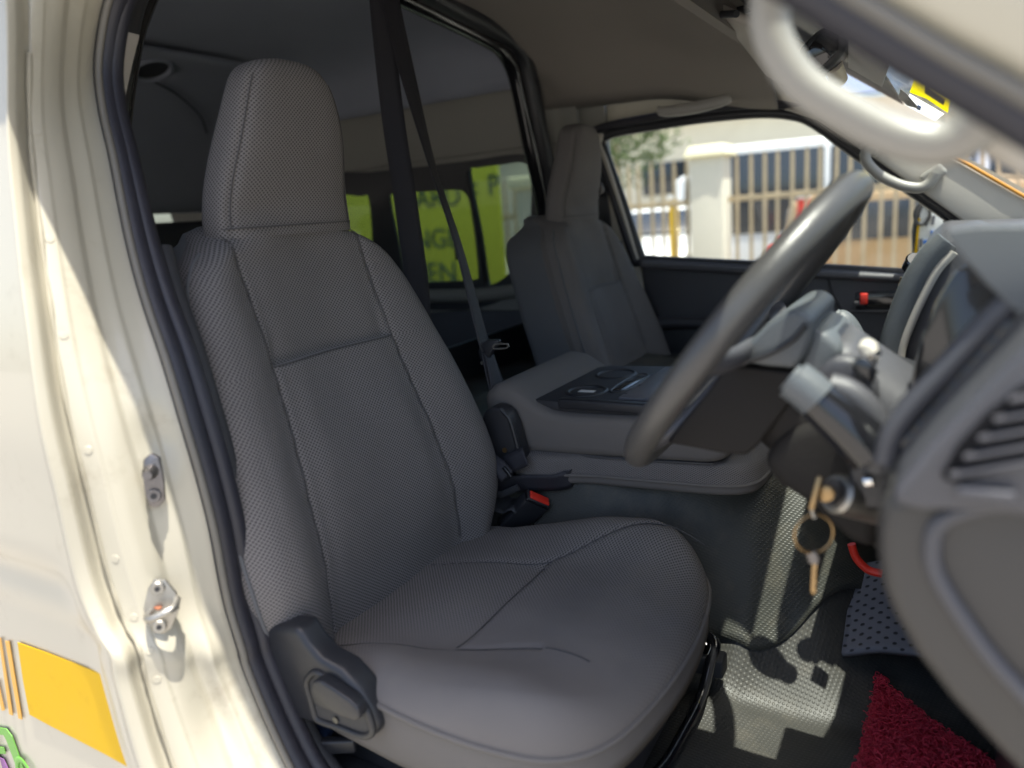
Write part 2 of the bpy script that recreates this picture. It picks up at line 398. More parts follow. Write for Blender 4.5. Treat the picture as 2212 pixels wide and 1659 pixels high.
# vinyl floor of the cab: footwell, tunnel over the engine, wrinkles
def tunnel(x, y):
    sh = .22 * max(0, min(.3, x - .3)) + .15 * sst(x, .64, .76)
    s = sst(y, .60 - .25 * max(0, min(.12, x - .42)) + sh * .5, .72 + sh * .6 + .55 * max(0, min(.2, x - .40)))
    h = .25 * (1 - sst(x, .54, .84)) + .02
    step = .035 * sst(y, .70, .74) * (1 - sst(x, .60, .66))
    rib = .016 * math.exp(-((x - .60 - .15 * (y - .75)) / .018) ** 2) * sst(y, .70, .78)
    return .285 + s * h + .035 * (1 - sst(x, .1, .4)) + step * .4 + rib
def wrinkle(x, y):
    return (.004 * math.sin(22 * x + 9 * y + 3 * math.sin(7 * y)) + .003 * math.sin(31 * y - 14 * x + 2)
            + .010 * math.exp(-((x - .52 - .25 * (y - .6)) / .022) ** 2) * sst(y, .52, .62) * (1 - sst(y, .68, .76))
            - .006 * math.exp(-((y - .60 - .1 * (x - .5)) / .02) ** 2))
FL = bpy.data.objects
fl = grid('floor', lambda u, v: Vector((u, v, tunnel(u, v) + wrinkle(u, v))), lin(-.35, 1.1, 130), lin(.03, 1.6, 130), 'vinyl_dark',
          uvf=lambda u, v, p: (u * .8 + v * .6, v * .8 - u * .6))
meta(fl, kind='structure')
# upper vinyl sheet lapped over the engine cover, with its own cut edge
def cut(x):  # y of the cut edge of the upper sheet
    return cinterp(x, [.0, .35, .45, .50, .56, .61, .66, .72, .8], [.64, .645, .65, .655, .66, .70, .76, .84, .95])
def ucov(x, t):
    y = cut(x) + (1.45 - cut(x)) * t
    lift = .007 + .004 * math.sin(30 * x) * (1 - t)
    return Vector((x, y, tunnel(x, y) + wrinkle(x, y) * .8 + lift + .006 * sst(t, .02, .12)))
uc = grid('engine_cover', ucov, lin(-.1, .82, 110), [0, .01, .02, .04] + lin(.06, 1, 60), 'vinyl', uvf=lambda u, v, p: (p.x * .9 + (p.y + p.z) * .43, (p.y + p.z) * .9 - p.x * .43), thick=.004)
meta(uc, kind='structure')

# roof lining of the cab and of the rear compartment
def hl(x, y):
    e = abs((y - .845) / .73)
    far = sst(y, .3, .8)
    z = 1.47 - (.06 + .145 * far) * e ** 4.2 - .03 * (x + .2) - (.10 - .045 * min(1, e) ** 4) * sst(x, .1, .45)
    return Vector((x, y, z))
cl = grid('ceiling', hl, lin(-.22, .42, 40), lin(.14, 1.565, 50), 'lining', thick=.01)
meta(cl, kind='structure')
def rl(x, t):
    # cross-section of the high rear roof from near wall over to far wall
    th = math.pi * t
    y = .845 - .66 * math.copysign(abs(math.cos(th)) ** .45, math.cos(th))
    z = 1.34 + .19 * max(0, math.sin(th)) ** .55
    return Vector((x, y, z))
prism('header_sun_block', [(.405, .12, 1.30), (.405, 1.55, 1.30), (.405, 1.50, 1.33), (.405, 1.2, 1.40), (.405, .4, 1.40), (.405, .14, 1.36)], (.02, 0, 0), 'lining', cl, bev=0)  # unseen header piece added to keep sun out of the gap above the windscreen
rc = grid('rear_roof_lining', rl, lin(-3.4, -.2, 30), lin(0, 1, 50), 'lining_rear', cl, thick=.01)
# rear ceiling housing that drops down towards the tailgate
def rh(t, y):
    th = t * math.pi / 2
    e = ((y - .78) / .62)
    drop = .40
    return Vector((-1.05 - .55 * math.sin(th), y, 1.525 - drop * (1 - math.cos(th)) - .02))
grid('ceiling_housing', rh, lin(0, 1, 20), lin(.16, 1.565, 24), 'lining_rear', cl, thick=.012)
cvp = (-1.222, 1.100, 1.500)
vc = Vector((-1.165, 1.062, 1.478)); va = Vector((.93, .0, .36)).normalized(); vb = Vector((0, 1, 0)); vn = va.cross(vb)
tube('ceiling_vent', [vc + va * .052 * math.cos(a) + vb * .052 * math.sin(a) for a in lin(0, 2 * math.pi, 25)[:-1]], .007, 'lining_rear', cl, closed=True, k=2)
cyl('vent_disc', vc + Vector((-.002, 0, .004)), vc + Vector((-.008, 0, .02)), .047, 'black_soft', cl)
# curved seam on the housing
tube('housing_seam', [Vector(p) + Vector((.006, -.004, -.006)) for p in ((-1.20, 1.04, 1.481), (-1.247, 1.118, 1.472), (-1.3, 1.229, 1.455), (-1.385, 1.369, 1.415), (-1.45, 1.44, 1.37))], .0028, 'black', cl)

# rear compartment left wall with its trim
def smoothloop(px, k=4): return [tuple(p) for p in catmull(px, k, True)]
winR = smoothloop([(-1.411, 1.600, 1.185), (-0.877, 1.600, 1.180), (-0.508, 1.600, 1.174), (-0.327, 1.600, 1.177), (-0.267, 1.600, 1.162), (-0.243, 1.600, 1.119), (-0.247, 1.600, 1.030), (-0.264, 1.600, 0.924), (-0.310, 1.600, 0.830), (-0.381, 1.600, 0.761), (-0.487, 1.600, 0.727), (-0.633, 1.600, 0.716), (-0.954, 1.600, 0.698), (-1.527, 1.600, 0.669)])
qw = [(-2.145, 1.600, 1.144), (-1.934, 1.600, 1.137), (-1.918, 1.600, 1.066), (-2.139, 1.600, 1.072)]
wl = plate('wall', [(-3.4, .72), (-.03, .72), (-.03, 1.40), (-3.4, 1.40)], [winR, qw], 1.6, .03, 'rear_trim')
meta(wl, kind='structure')
prism('lower_wall_trim', [(-3.4, 1.6, .2), (-.03, 1.6, .2), (-.03, 1.6, .72), (-3.4, 1.6, .72)], (0, .03, 0), 'door_trim', wl)
tube('roof_edge_moulding', [(-3.3, 1.52, 1.385), (-1.2, 1.52, 1.385), (-.25, 1.52, 1.383)], .008, 'black', wl, k=2)
tube('wall_ledge', [(-3.3, 1.585, .765), (-1.0, 1.585, .768), (-.45, 1.585, .77), (-.30, 1.585, .80), (-.2, 1.585, .88)], .022, 'rear_trim', wl)
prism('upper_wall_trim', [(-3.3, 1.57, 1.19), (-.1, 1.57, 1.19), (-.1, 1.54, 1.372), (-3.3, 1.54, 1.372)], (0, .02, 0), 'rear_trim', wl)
plate('quarter_pane', qw, [], 1.605, .003, 'glass_clear', wl)
# near wall and far rear end of the compartment: only as much as shuts the van
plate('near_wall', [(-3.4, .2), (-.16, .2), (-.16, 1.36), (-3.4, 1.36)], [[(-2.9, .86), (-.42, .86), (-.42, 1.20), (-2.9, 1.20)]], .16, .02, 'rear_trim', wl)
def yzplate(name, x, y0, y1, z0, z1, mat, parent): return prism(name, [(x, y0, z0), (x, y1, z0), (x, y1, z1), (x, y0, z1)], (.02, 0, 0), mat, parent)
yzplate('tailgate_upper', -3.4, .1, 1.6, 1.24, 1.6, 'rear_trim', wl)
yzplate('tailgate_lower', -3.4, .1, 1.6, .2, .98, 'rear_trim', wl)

# body shell outside: roof skin so that the sun stays out
rs = thing('passenger_van', (.0, 0, -.5), 'cream white van body around the open door, with yellow stripe on its flank', 'van')
def skin(x, t):
    th = math.pi * t
    y = .845 - .80 * math.copysign(abs(math.cos(th)) ** .4, math.cos(th))
    up = 0 if x < .2 else -.16 * sst(x, .2, .47)
    return Vector((x, y, 1.30 + .33 * max(0, math.sin(th)) ** .5 + up * max(0, math.sin(th))))
grid('roof_skin', skin, lin(-3.5, .47, 30), lin(.06, .97, 40), 'paint', rs, thick=.004)
prism('floor_pan', [(-3.5, .06, .12), (1.2, .06, .12), (1.2, 1.62, .12), (-3.5, 1.62, .12)], (0, 0, .04), 'black', rs)
prism('nose_panel', [(1.08, .05, -.1), (1.08, 1.64, -.1), (1.08, 1.64, .86), (1.08, .05, .86)], (.03, 0, 0), 'paint', rs)

# ================================================================ NEAR DOOR PILLAR
PO = [(-0.048, 0.000, 1.303), (-0.040, 0.000, 1.250), (-0.032, 0.000, 1.124), (0.001, 0.000, 1.000), (0.023, 0.000, 0.908), (0.031, 0.000, 0.789), (0.030, 0.000, 0.675), (0.045, 0.000, 0.627), (0.065, 0.000, 0.602), (0.064, 0.000, 0.563), (0.073, 0.000, 0.466), (0.093, 0.000, 0.392), (0.150, 0.000, 0.180)]
PS = [(0.025, 0.100, 1.314), (-0.037, 0.100, 1.275), (-0.063, 0.100, 1.194), (-0.023, 0.100, 1.091), (0.027, 0.100, 0.977), (0.085, 0.100, 0.859), (0.112, 0.100, 0.720), (0.115, 0.100, 0.612), (0.125, 0.100, 0.553), (0.132, 0.100, 0.513), (0.176, 0.100, 0.408), (0.232, 0.100, 0.341), (0.330, 0.100, 0.200)]
PO = [Vector(p) for p in PO]; PS = [Vector(p) for p in PS]
def tumble(z): return .10 * sst(z, .80, 1.35)
NR = len(PO)
def prow(v):
    i = min(NR - 2, int(v)); t = v - i
    def cr(A):
        p0, p1, p2, p3 = A[max(0, i-1)], A[i], A[i+1], A[min(NR-1, i+2)]
        return .5 * ((2*p1) + (p2-p0)*t + (2*p0-5*p1+4*p2-p3)*t*t + (3*p1-p0-3*p2+p3)*t**3)
    return cr(PO), cr(PS)
Dv = Vector((-.75, .66, 0))
TT = [0, .02, .05, .10, .15, .19, .22, .26, .33, .42, .50, .56, .62, .70, .78, .86, .93, 1.0]
TT2 = [0, .03, .05, .15, .17, .235, .25, .40, .42, .60, .63, .80, .82, 1.0]
DD2 = [.006, -.005, -.007, -.006, .013, .014, .002, .000, .003, .006, .015, .018, .023, .028]
DD = [.004, .000, -.004, -.006, -.003, .010, .014, .008, .003, .001, .002, .006, .013, .018, .020, .024, .027, .028]
def pil(t, v):
    o, s = prow(v); z = o.z + (s.z - o.z) * t
    d = .35 * cinterp(t, TT, DD) + .65 * interp(t, TT2, DD2)
    # pressed recesses low down on the pillar
    zz = z
    d += .014 * math.exp(-((zz - .485) / .05) ** 2) * math.exp(-((t - .62) / .14) ** 2)
    d -= .008 * math.exp(-((zz - .555) / .03) ** 2) * math.exp(-((t - .80) / .10) ** 2)
    d -= .006 * math.exp(-((zz - .70) / .10) ** 2) * math.exp(-((t - .45) / .12) ** 2)
    d += .010 * math.exp(-((zz - .80) / .03) ** 2) * math.exp(-((t - .80) / .12) ** 2)
    p = o.lerp(s, t) + Dv * d
    p.y += tumble(p.z)
    return p
vv = lin(0, NR - 1.001, 120)
grid('door_pillar', pil, lin(0, 1, 72), vv, 'paint', rs)
for q in range(8):
    wv = 2.2 + q * .95; wp = pil(.33, wv); wn = (pil(.34, wv) - pil(.32, wv)).cross(pil(.33, wv + .02) - pil(.33, wv - .02)).normalized()
    wn = wn if wn.dot(Vector((.7, -.7, 0))) > 0 else -wn
    cyl('spot_weld', wp - wn * .002, wp + wn * .0007, .0042, 'paint', rs, seg=14, bev=.0004)
tube('sealant_bead', [pil(.245, v) + Vector((.0015, -.0012, .0006 * math.sin(v * 31))) for v in lin(1.5, 11.5, 90)], lambda t: .0024 + .0006 * math.sin(t * 90), 'seal_cream', rs, seg=8, k=1)
# flank panel behind the pillar, with its shallow swage
def flank(t, v):
    o, s = prow(v); p = o + Dv * .004
    x = p.x - (p.x + 1.3) * t
    z = p.z + (p.z - .86) * .0 * t
    sw = .012 * math.exp(-((z - .655) / .022) ** 2) + .010 * sst(z, .66, .60)
    return Vector((x, tumble(z) + .003 + .006 * t - .0 + sw * sst(t, 0.0, .04), z))
grid('body_panel', flank, [0, .005, .01, .02, .03, .05, .08, .12, .16, .20, .25, .32], vv, 'paint', rs)
prism('rear_flank', [(-.29, .012, .86), (-.29, .012, -.1), (-3.5, .012, -.1), (-3.5, .012, .86)], (0, -.004, 0), 'paint', rs, bev=0)
# rubber door seal: double bead along the opening
SL = [pil(1.0, v) for v in lin(0, NR - 1.001, 26)]
SL = SL[::-1]  # bottom to top
off = Vector((.006, .006, 0))
rr_ = [(.62, .06, 1.185), (.70, .055, 1.105)] 
AP = [(0.665, 0.050, 1.131), (0.687, 0.050, 1.114), (0.709, 0.050, 1.098), (0.729, 0.050, 1.082), (0.749, 0.050, 1.066), (0.768, 0.050, 1.051), (0.787, 0.050, 1.037), (0.807, 0.050, 1.021), (0.830, 0.050, 1.003)]
top = [Vector((.10, .215, 1.375)), Vector((.25, .20, 1.37)), Vector((.42, .15, 1.29))]
opening = [p + Vector((0, .004, 0)) for p in SL] + top + [Vector(p) for p in AP]
tube('door_seal', [p + off for p in opening], .0125, 'rubber', rs, k=3, seg=14)
tube('seal_lip', [p + Vector((.010, .024 - .010 * sst(p.z, .8, 1.2), -.0)) for p in opening], .0105, 'rubber', rs, k=3, seg=12)
tube('seal_inner_flange', [p + Vector((-.002, .046, .0)) for p in SL if p.z < 1.02], .010, 'black_soft', rs, k=3, seg=12)
tube('seal_edge', [p + Vector((.013, -.006, 0)) for p in opening], .0042, 'seal_edge', rs, k=3, seg=8)
# interior trim of the near pillar
PT = [(0.000, 0.133, 0.988), (0.000, 0.151, 1.057), (0.000, 0.157, 1.115), (0.000, 0.162, 1.163), (0.000, 0.175, 1.211), (0.000, 0.188, 1.234), (0.000, 0.203, 1.234), (0.000, 0.203, 1.205), (0.000, 0.179, 1.164), (0.000, 0.164, 1.115), (0.000, 0.151, 1.057)]
prism('near_pillar_trim', [(-0.120, 0.233, 1.116), (-0.120, 0.236, 1.177), (-0.120, 0.245, 1.231), (-0.120, 0.260, 1.265), (-0.120, 0.296, 1.263), (-0.120, 0.280, 1.230), (-0.120, 0.257, 1.178), (-0.120, 0.238, 1.116)], (-.03, 0, 0), 'trim', rs, bev=.004)
prism('near_pillar_lower_trim', [(-0.100, 0.200, 0.986), (-0.100, 0.218, 1.059), (-0.100, 0.236, 1.047), (-0.100, 0.237, 1.018), (-0.100, 0.225, 0.901), (-0.100, 0.210, 0.781), (-0.100, 0.196, 0.521), (-0.100, 0.217, 0.361), (-0.100, 0.189, 0.380), (-0.100, 0.182, 0.789)], (-.06, 0, 0), 'black', rs, bev=.004)
# roof rail and front pillar outside the seal
A3 = [Vector(p) for p in AP]
def rail(t, v):
    P = [Vector((-.08, .13, 1.42)), Vector((.1, .14, 1.44)), Vector((.30, .12, 1.42))] + [p + Vector((.008, -.004, .010)) for p in A3]
    i = min(len(P) - 2, int(v)); f = v - i; p = P[i].lerp(P[i+1], f)
    n_ = Vector((.62, -.12, .78)) if i > 2 else Vector((.1, -.1, 1))
    q = p + n_ * (.11 * t)
    q.y += -.015 * math.sin(math.pi * t * 1.5) + .02 * t
    return q
grid('front_pillar', rail, lin(0, 1, 14), lin(0, 10.99, 60), 'paint', rs, thick=.003)
# A-pillar inner trim (behind the grab handle)
prism('front_pillar_trim', [(0.784, 0.150, 1.041), (0.814, 0.150, 1.019), (0.837, 0.150, 1.000), (0.838, 0.150, 0.983), (0.812, 0.150, 1.002), (0.792, 0.150, 1.017), (0.784, 0.150, 1.032)], (0, .03, 0), 'trim', rs, bev=.004)
# seal base / sill at the lower left
prism('door_sill', [(.05, .03, .30), (1.1, .03, .30), (1.1, .11, .30), (.05, .11, .30)], (0, 0, .04), 'paint', rs)
prism('step_trim', [(.0, .10, .28), (1.1, .10, .28), (1.1, .16, .28), (.0, .16, .28)], (0, 0, .05), 'black', rs)

# decals on the flank (thin film just proud of the paint)
def onflank(u, v, px): return px
def film(name, pts, mat, parent=rs):
    P = []
    for (x, _, z) in pts:
        sw = .012 * math.exp(-((z - .655) / .022) ** 2) + .010 * sst(z, .66, .60)
        P.append((x, tumble(z) + .0025 + sw, z))
    return prism(name, P, (0, -.0008, 0), mat, parent, bev=0)
ST = [(-0.153, 0.012, 0.553), (-0.089, 0.012, 0.556), (-0.022, 0.012, 0.558), (0.036, 0.012, 0.559), (0.038, 0.012, 0.528), (0.043, 0.012, 0.484), (0.048, 0.012, 0.446), (-0.012, 0.012, 0.448), (-0.073, 0.012, 0.448), (-0.122, 0.012, 0.448), (-0.170, 0.012, 0.449), (-0.164, 0.012, 0.498)]
film('yellow_stripe', ST, 'yellow')
film('orange_line', [(-0.184, 0.012, 0.547), (-0.174, 0.012, 0.549), (-0.194, 0.012, 0.434), (-0.203, 0.012, 0.433)], 'orange')
film('orange_line', [(-0.200, 0.012, 0.547), (-0.194, 0.012, 0.549), (-0.217, 0.012, 0.433), (-0.226, 0.012, 0.432)], 'orange')
film('orange_line', [(-0.243, 0.012, 0.476), (-0.233, 0.012, 0.479), (-0.237, 0.012, 0.434), (-0.245, 0.012, 0.431)], 'orange')
lx = (-0.351, 0.012, 0.299); l2 = (-0.214, 0.012, 0.355)
film('green_lettering', [(-0.291, 0.012, 0.393), (-0.246, 0.012, 0.404), (-0.235, 0.012, 0.396), (-0.222, 0.012, 0.331), (-0.241, 0.012, 0.324), (-0.255, 0.012, 0.383), (-0.259, 0.012, 0.390), (-0.298, 0.012, 0.380)], 'green')
film('green_lettering', [(-0.309, 0.012, 0.356), (-0.269, 0.012, 0.368), (-0.269, 0.012, 0.358), (-0.298, 0.012, 0.348), (-0.315, 0.012, 0.344)], 'green')
tube('green_lettering', [Vector(p) + Vector((0, -.001, 0)) for p in [(-0.206, 0.012, 0.316), (-0.206, 0.012, 0.347), (-0.220, 0.012, 0.364), (-0.234, 0.012, 0.362), (-0.242, 0.012, 0.348), (-0.244, 0.012, 0.323), (-0.240, 0.012, 0.295)]], .0042, 'green', rs, flat=.25, up=(1, 0, 0))
film('purple_lettering', [(-0.302, 0.012, 0.344), (-0.279, 0.012, 0.346), (-0.272, 0.012, 0.330), (-0.289, 0.012, 0.319), (-0.314, 0.012, 0.319)], 'purple')

# latch striker and guide pin
st = thing('door_striker', (0.077, 0.060, 0.628), 'worn zinc door latch striker plate with a steel loop on the cream pillar', 'striker')
def onpil(t, v, d=.0): return pil(t, v) - Dv * d
def findpil(u0, v0):
    # nearest pillar parameter to a wanted point
    q = Vector((u0, 0, v0)); best = None
    for t in lin(.3, .98, 40):
        for v in lin(3, 10, 90):
            p = pil(t, v); e = (p.x - q.x) ** 2 + (p.z - q.z) ** 2
            if best is None or e < best[0]: best = (e, t, v)
    return best[1], best[2]
NP = Vector((.72, -.68, .06)).normalized()
def plate_on(name, c, pts, thick, mat, parent, ax=Vector((.66, .74, 0)), bev=.0015, lift=0):
    up = NP.cross(ax).normalized(); up = up if up.z > 0 else -up
    return prism(name, [Vector(c) + ax.normalized() * a + up * b + NP * lift for a, b in pts], NP * thick, mat, parent, bev=bev)
cS = Vector((.081, .0565, .631))
ax_ = Vector((.66, .74, -.12))
plate_on('striker_plate', cS, [(-.016, -.002), (-.011, .020), (-.004, .030), (.006, .028), (.016, .012), (.018, -.006), (.010, -.026), (.002, -.032), (-.008, -.026), (-.014, -.014)], .006, 'steel', st, ax_)
upS = NP.cross(ax_).normalized(); upS = upS if upS.z > 0 else -upS
axS = ax_.normalized()
def lp(a, b, h): return cS + axS * a + upS * b + NP * h
tube('striker_loop', [lp(-.010, -.006, .004), lp(-.010, -.006, .018), lp(-.004, -.004, .026), lp(.010, .002, .027), lp(.016, .004, .020), lp(.016, .005, .004)], .0042, 'steel', st)
for b in (.021, -.021):
    cyl('striker_screw', lp(-.001, b, .005), lp(-.001, b, .011), .0072, 'steel', st, bev=.001)
    cyl('screw_socket', lp(-.001, b, .0105), lp(-.001, b, .0116), .003, 'black', st, seg=6)
rbox('rust_patch', lp(-.002, -.001, .007), (.009, .005, .003), 'rust', st, bev=.001)
gp = thing('guide_pin_bracket', (0.108, 0.060, 0.770), 'dark steel guide pin bracket bolted high on the cream door pillar', 'bracket')
cG = Vector((.074, .0795, .762))
def lg(a, b, h): return cG + axS * a + upS * b + NP * h
plate_on('bracket_plate', cG, [(-.008, .022), (.0, .029), (.008, .024), (.011, -.002), (.011, -.022), (.004, -.030), (-.004, -.028), (-.008, -.014), (-.009, .004)], .007, 'steel_dark', gp, ax_, bev=.002)
tube('pin', [lg(-.001, .010, .003), lg(-.001, .010, .016), lg(-.001, .010, .026)], lambda t: .0078 if t < .45 else (.0062 if t < .8 else .0045), 'steel_dark', gp, k=4)
cyl('bracket_bolt', lg(.001, -.016, .006), lg(.001, -.016, .010), .0075, 'steel_dark', gp, bev=.001)
cyl('bolt_socket', lg(.001, -.016, .0095), lg(.001, -.016, .0106), .0035, 'black', gp, seg=6)

# ================================================================ SEATS
YC = .398
ZH = [.44, .50, .53, .56, .60, .66, .70, .78, .845, .90, .94, .963, .985, 1.000, 1.012, 1.020]
HW = [.205, .232, .246, .256, .262, .261, .256, .243, .226, .210, .194, .179, .154, .132, .114, .085]
def hwid(z): return cinterp(z, ZH, HW)
def seam_off(z): return cinterp(z, [.44, .53, .66, .77, .84, .9, 1.02], [.150, .146, .138, .125, .119, .116, .116])
def xback(z): return .279 - .274 * z - .035 * sst(z, .62, .44)
NF, NS, NB = 190, 8, 14
def prot(w, z):
    a = abs(w); y = w * hwid(z)
    bol = cinterp(z, [.44, .55, .68, .8, .9, .98, 1.02], [.020, .034, .036, .026, .016, .006, 0])
    so_ = seam_off(z) / hwid(z)
    p = bol * (sst(a, so_ - .10, .80) - .0)
    p += -.010 * (1 - sst(a, 0, so_)) * sst(z, .5, .6)
    # lumbar fullness below the cross seam
    p += .012 * math.exp(-((z - .70) / .10) ** 2) * (1 - sst(a, so_ - .2, so_ + .1))
    # tuck at the cross seam
    if z > .838: p -= .013 * math.exp(-(z - .838) / .035) * (1 - sst(a, so_ - .06, so_ + .01)) 
    # seam grooves
    p -= .0045 * math.exp(-((abs(y) - seam_off(z)) / .004) ** 2)
    p -= .002 * math.exp(-((abs(y) - seam_off(z)) / .02) ** 2)
    p += .0022 * noise.noise(Vector((y * 9, z * 9, 1.3))) + .0009 * noise.noise(Vector((y * 30, z * 22, 4.1)))
    p += .0012 * math.sin(z * 190 + 3 * math.sin(z * 40)) * math.exp(-((abs(y) - seam_off(z)) / .012) ** 2)
    # rounding at the edge
    if a > .82:
        q = (a - .82) / .18; p -= .048 * (1 - math.sqrt(max(0, 1 - q * q)))
    return p
def back_loop(z):
    L = []; h = hwid(z); x0 = xback(z); top = sst(z, .96, 1.02)
    tk = .112 - .072 * top; tp = .22 * sst(z, .92, 1.01)
    for i in range(NF):
        w = -math.cos(math.pi * i / (NF - 1)) * .35 + (2 * i / (NF - 1) - 1) * .65
        L.append((Vector((x0 + prot(w, z) + .008 * top * (1 - sst(abs(w), .3, .8)) - .03 * top * top * sst(abs(w), .6, 1.0), YC + w * h, z)), 0))
    xe = L[-1][0].x
    for i in range(1, NS + 1): L.append((Vector((xe - tk * i / NS, YC + h * (1 - tp * i / NS + .01 * math.sin(math.pi * i / NS)), z)), 1))
    for i in range(1, NB): L.append((Vector((xe - tk - .012 * math.sin(math.pi * i / NB), YC + h * (1 - tp) * (1 - 2 * i / NB), z)), 1))
    for i in range(NS, 0, -1): L.append((Vector((xe - tk * i / NS, YC - h * (1 - tp * i / NS + .01 * math.sin(math.pi * i / NS)), z)), 1))
    return L
def make_back(parent):
    zs = lin(.44, .80, 66) + lin(.805, .875, 30) + lin(.88, 1.0, 34) + [1.004, 1.008, 1.012, 1.016, 1.02]
    V = []; U = []; flag = None
    for z in zs:
        L = back_loop(z)
        arc = 0.0; mid = L[NF // 2][0]; acc = [0.0]
        for q in range(1, len(L)): acc.append(acc[-1] + math.hypot(L[q][0].x - L[q-1][0].x, L[q][0].y - L[q-1][0].y))
        for q, (p, fl_) in enumerate(L): V.append(p); U.append((acc[q] - acc[NF // 2], p.z * 1.037))
        flag = [q[1] for q in L]
    n_ = len(flag); F = []
    for j in range(len(zs) - 1):
        for i in range(n_): F.append((j*n_+i, j*n_+(i+1) % n_, (j+1)*n_+(i+1) % n_, (j+1)*n_+i))
    F.append(tuple((len(zs)-1)*n_+i for i in range(n_)))
    o = build('backrest', V, F, ['fabric', 'fabric_side'], parent, True, U)
    for k_, pl in enumerate(o.data.polygons):
        c = pl.center
        i = [v % n_ for v in pl.vertices][0]
        if flag[i] and flag[(i + 1) % n_]: pl.material_index = 1
    # stitched seams
    for s in (-1, 1):
        pts = [Vector((xback(z) + prot(s * seam_off(z) / hwid(z), z) + .0012, YC + s * seam_off(z), z)) for z in lin(.50, 1.008, 36)]
        tube('seam', pts, .0008, 'thread', o, seg=6, k=1)
        pts = [Vector((xback(z) + prot(s * .985, z) + .001, YC + s * .985 * hwid(z), z)) for z in lin(.50, .985, 36)]
        tube('piping', pts, .0024, 'fabric_side', o, seg=8, k=1)
    z = .838
    tube('seam', [Vector((xback(z) + prot(w * seam_off(z) / hwid(z), z) + .001, YC + w * seam_off(z), z)) for w in lin(-1, 1, 24)], .0008, 'thread', o, seg=6, k=1)
    return o
HZ = [1.000, 1.014, 1.03, 1.08, 1.13, 1.17, 1.195, 1.212, 1.222, 1.2265, 1.2275]
HH = [.120, .120, .119, .111, .100, .088, .077, .064, .046, .024, .002]
def make_head(parent):
    zs = lin(1.000, 1.19, 48) + lin(1.194, 1.2275, 16); n_ = 120; V = []; U = []
    for z in zs:
        h = cinterp(z, HZ, HH) if z < 1.227 else .002; hd = .036 * min(1, (h / .075)) ** .5 - .003 * sst(z, 1.1, 1.2)
        xc = -.029 + .022 * sst(z, 1.02, 1.2)
        arc = 0; lastp = None
        for i in range(n_):
            a = 2 * math.pi * i / n_; ca, sa = math.cos(a), math.sin(a)
            y = YC + .002 + .012 * sst(z, 1.03, 1.2) + h * math.copysign(abs(ca) ** .46, ca) * (1 if sa > 0 else 1 - .12 * sa * sa); x = xc + hd * math.copysign(abs(sa) ** .55, sa)
            if sa > 0:
                x += .006 * math.exp(-((z - 1.12) / .06) ** 2) * sa
                x -= .006 * math.exp(-((z - 1.035) / .02) ** 2) * sa * math.exp(-((y - YC + .06) / .06) ** 2)
                x -= .003 * math.exp(-((abs(y - YC - .002 - .012 * sst(z, 1.03, 1.2)) - h * .90) / .005) ** 2)
            if lastp: arc += math.hypot(x - lastp[0], y - lastp[1])
            lastp = (x, y)
            V.append(Vector((x, y, z))); U.append((-arc + h * 1.18, z))
    F = [(j*n_+i, j*n_+(i+1) % n_, (j+1)*n_+(i+1) % n_, (j+1)*n_+i) for j in range(len(zs)-1) for i in range(n_)]
    F.append(tuple((len(zs)-1)*n_+i for i in range(n_)))
    o = build('headrest', V, F, 'fabric', parent, True, U)
    for s in (-1, 1):
        pts = []
        for z in lin(1.012, 1.20, 22):
            h = cinterp(z, HZ, HH); hd = .036 * min(1, (h / .075)) ** .5 - .003 * sst(z, 1.1, 1.2); xc = -.029 + .022 * sst(z, 1.02, 1.2)
            ca = .90 ** (1 / .46); sa = math.sqrt(1 - ca * ca)
            pts.append(Vector((xc + hd * sa ** .55 + .006 * math.exp(-((z - 1.12) / .06) ** 2) * sa - .0015, YC + .002 + .012 * sst(z, 1.03, 1.2) + s * h * .90, z)))
        tube('seam', pts, .0008, 'thread', o, seg=6, k=1)
    h = .118; pts = []
    for i in range(30):
        a = math.pi * (i / 29); ca, sa = math.cos(a), math.sin(a)
        pts.append(Vector((-.029 + .0375 * sa ** .55, YC + .002 + h * 1.005 * math.copysign(abs(ca) ** .42, ca), 1.0125)))
    tube('seam', pts, .0008, 'thread', o, seg=6, k=1)
    return o
OUT = [(.09, .195), (.14, .178), (.20, .168), (.32, .160), (.42, .170), (.475, .190), (.510, .235), (.528, .31), (.536, .40), (.532, .49), (.516, .57), (.486, .618), (.44, .638), (.36, .642), (.24, .634), (.12, .615), (.07, .585), (.06, .40), (.065, .22)]
OUTL = [(p.x, p.y) for p in catmull([(a, b, 0) for a, b in OUT], 12, True)]
CC = (.30, .40)
FARS = [(.10, .455), (.20, .490), (.285, .513), (.353, .560), (.42, .600), (.50, .612)]
NEARS = [(.10, .222), (.20, .240), (.305, .272), (.40, .300), (.47, .298), (.52, .28)]
def cy(tab, x): return cinterp(x, [a for a, b in tab], [b for a, b in tab])
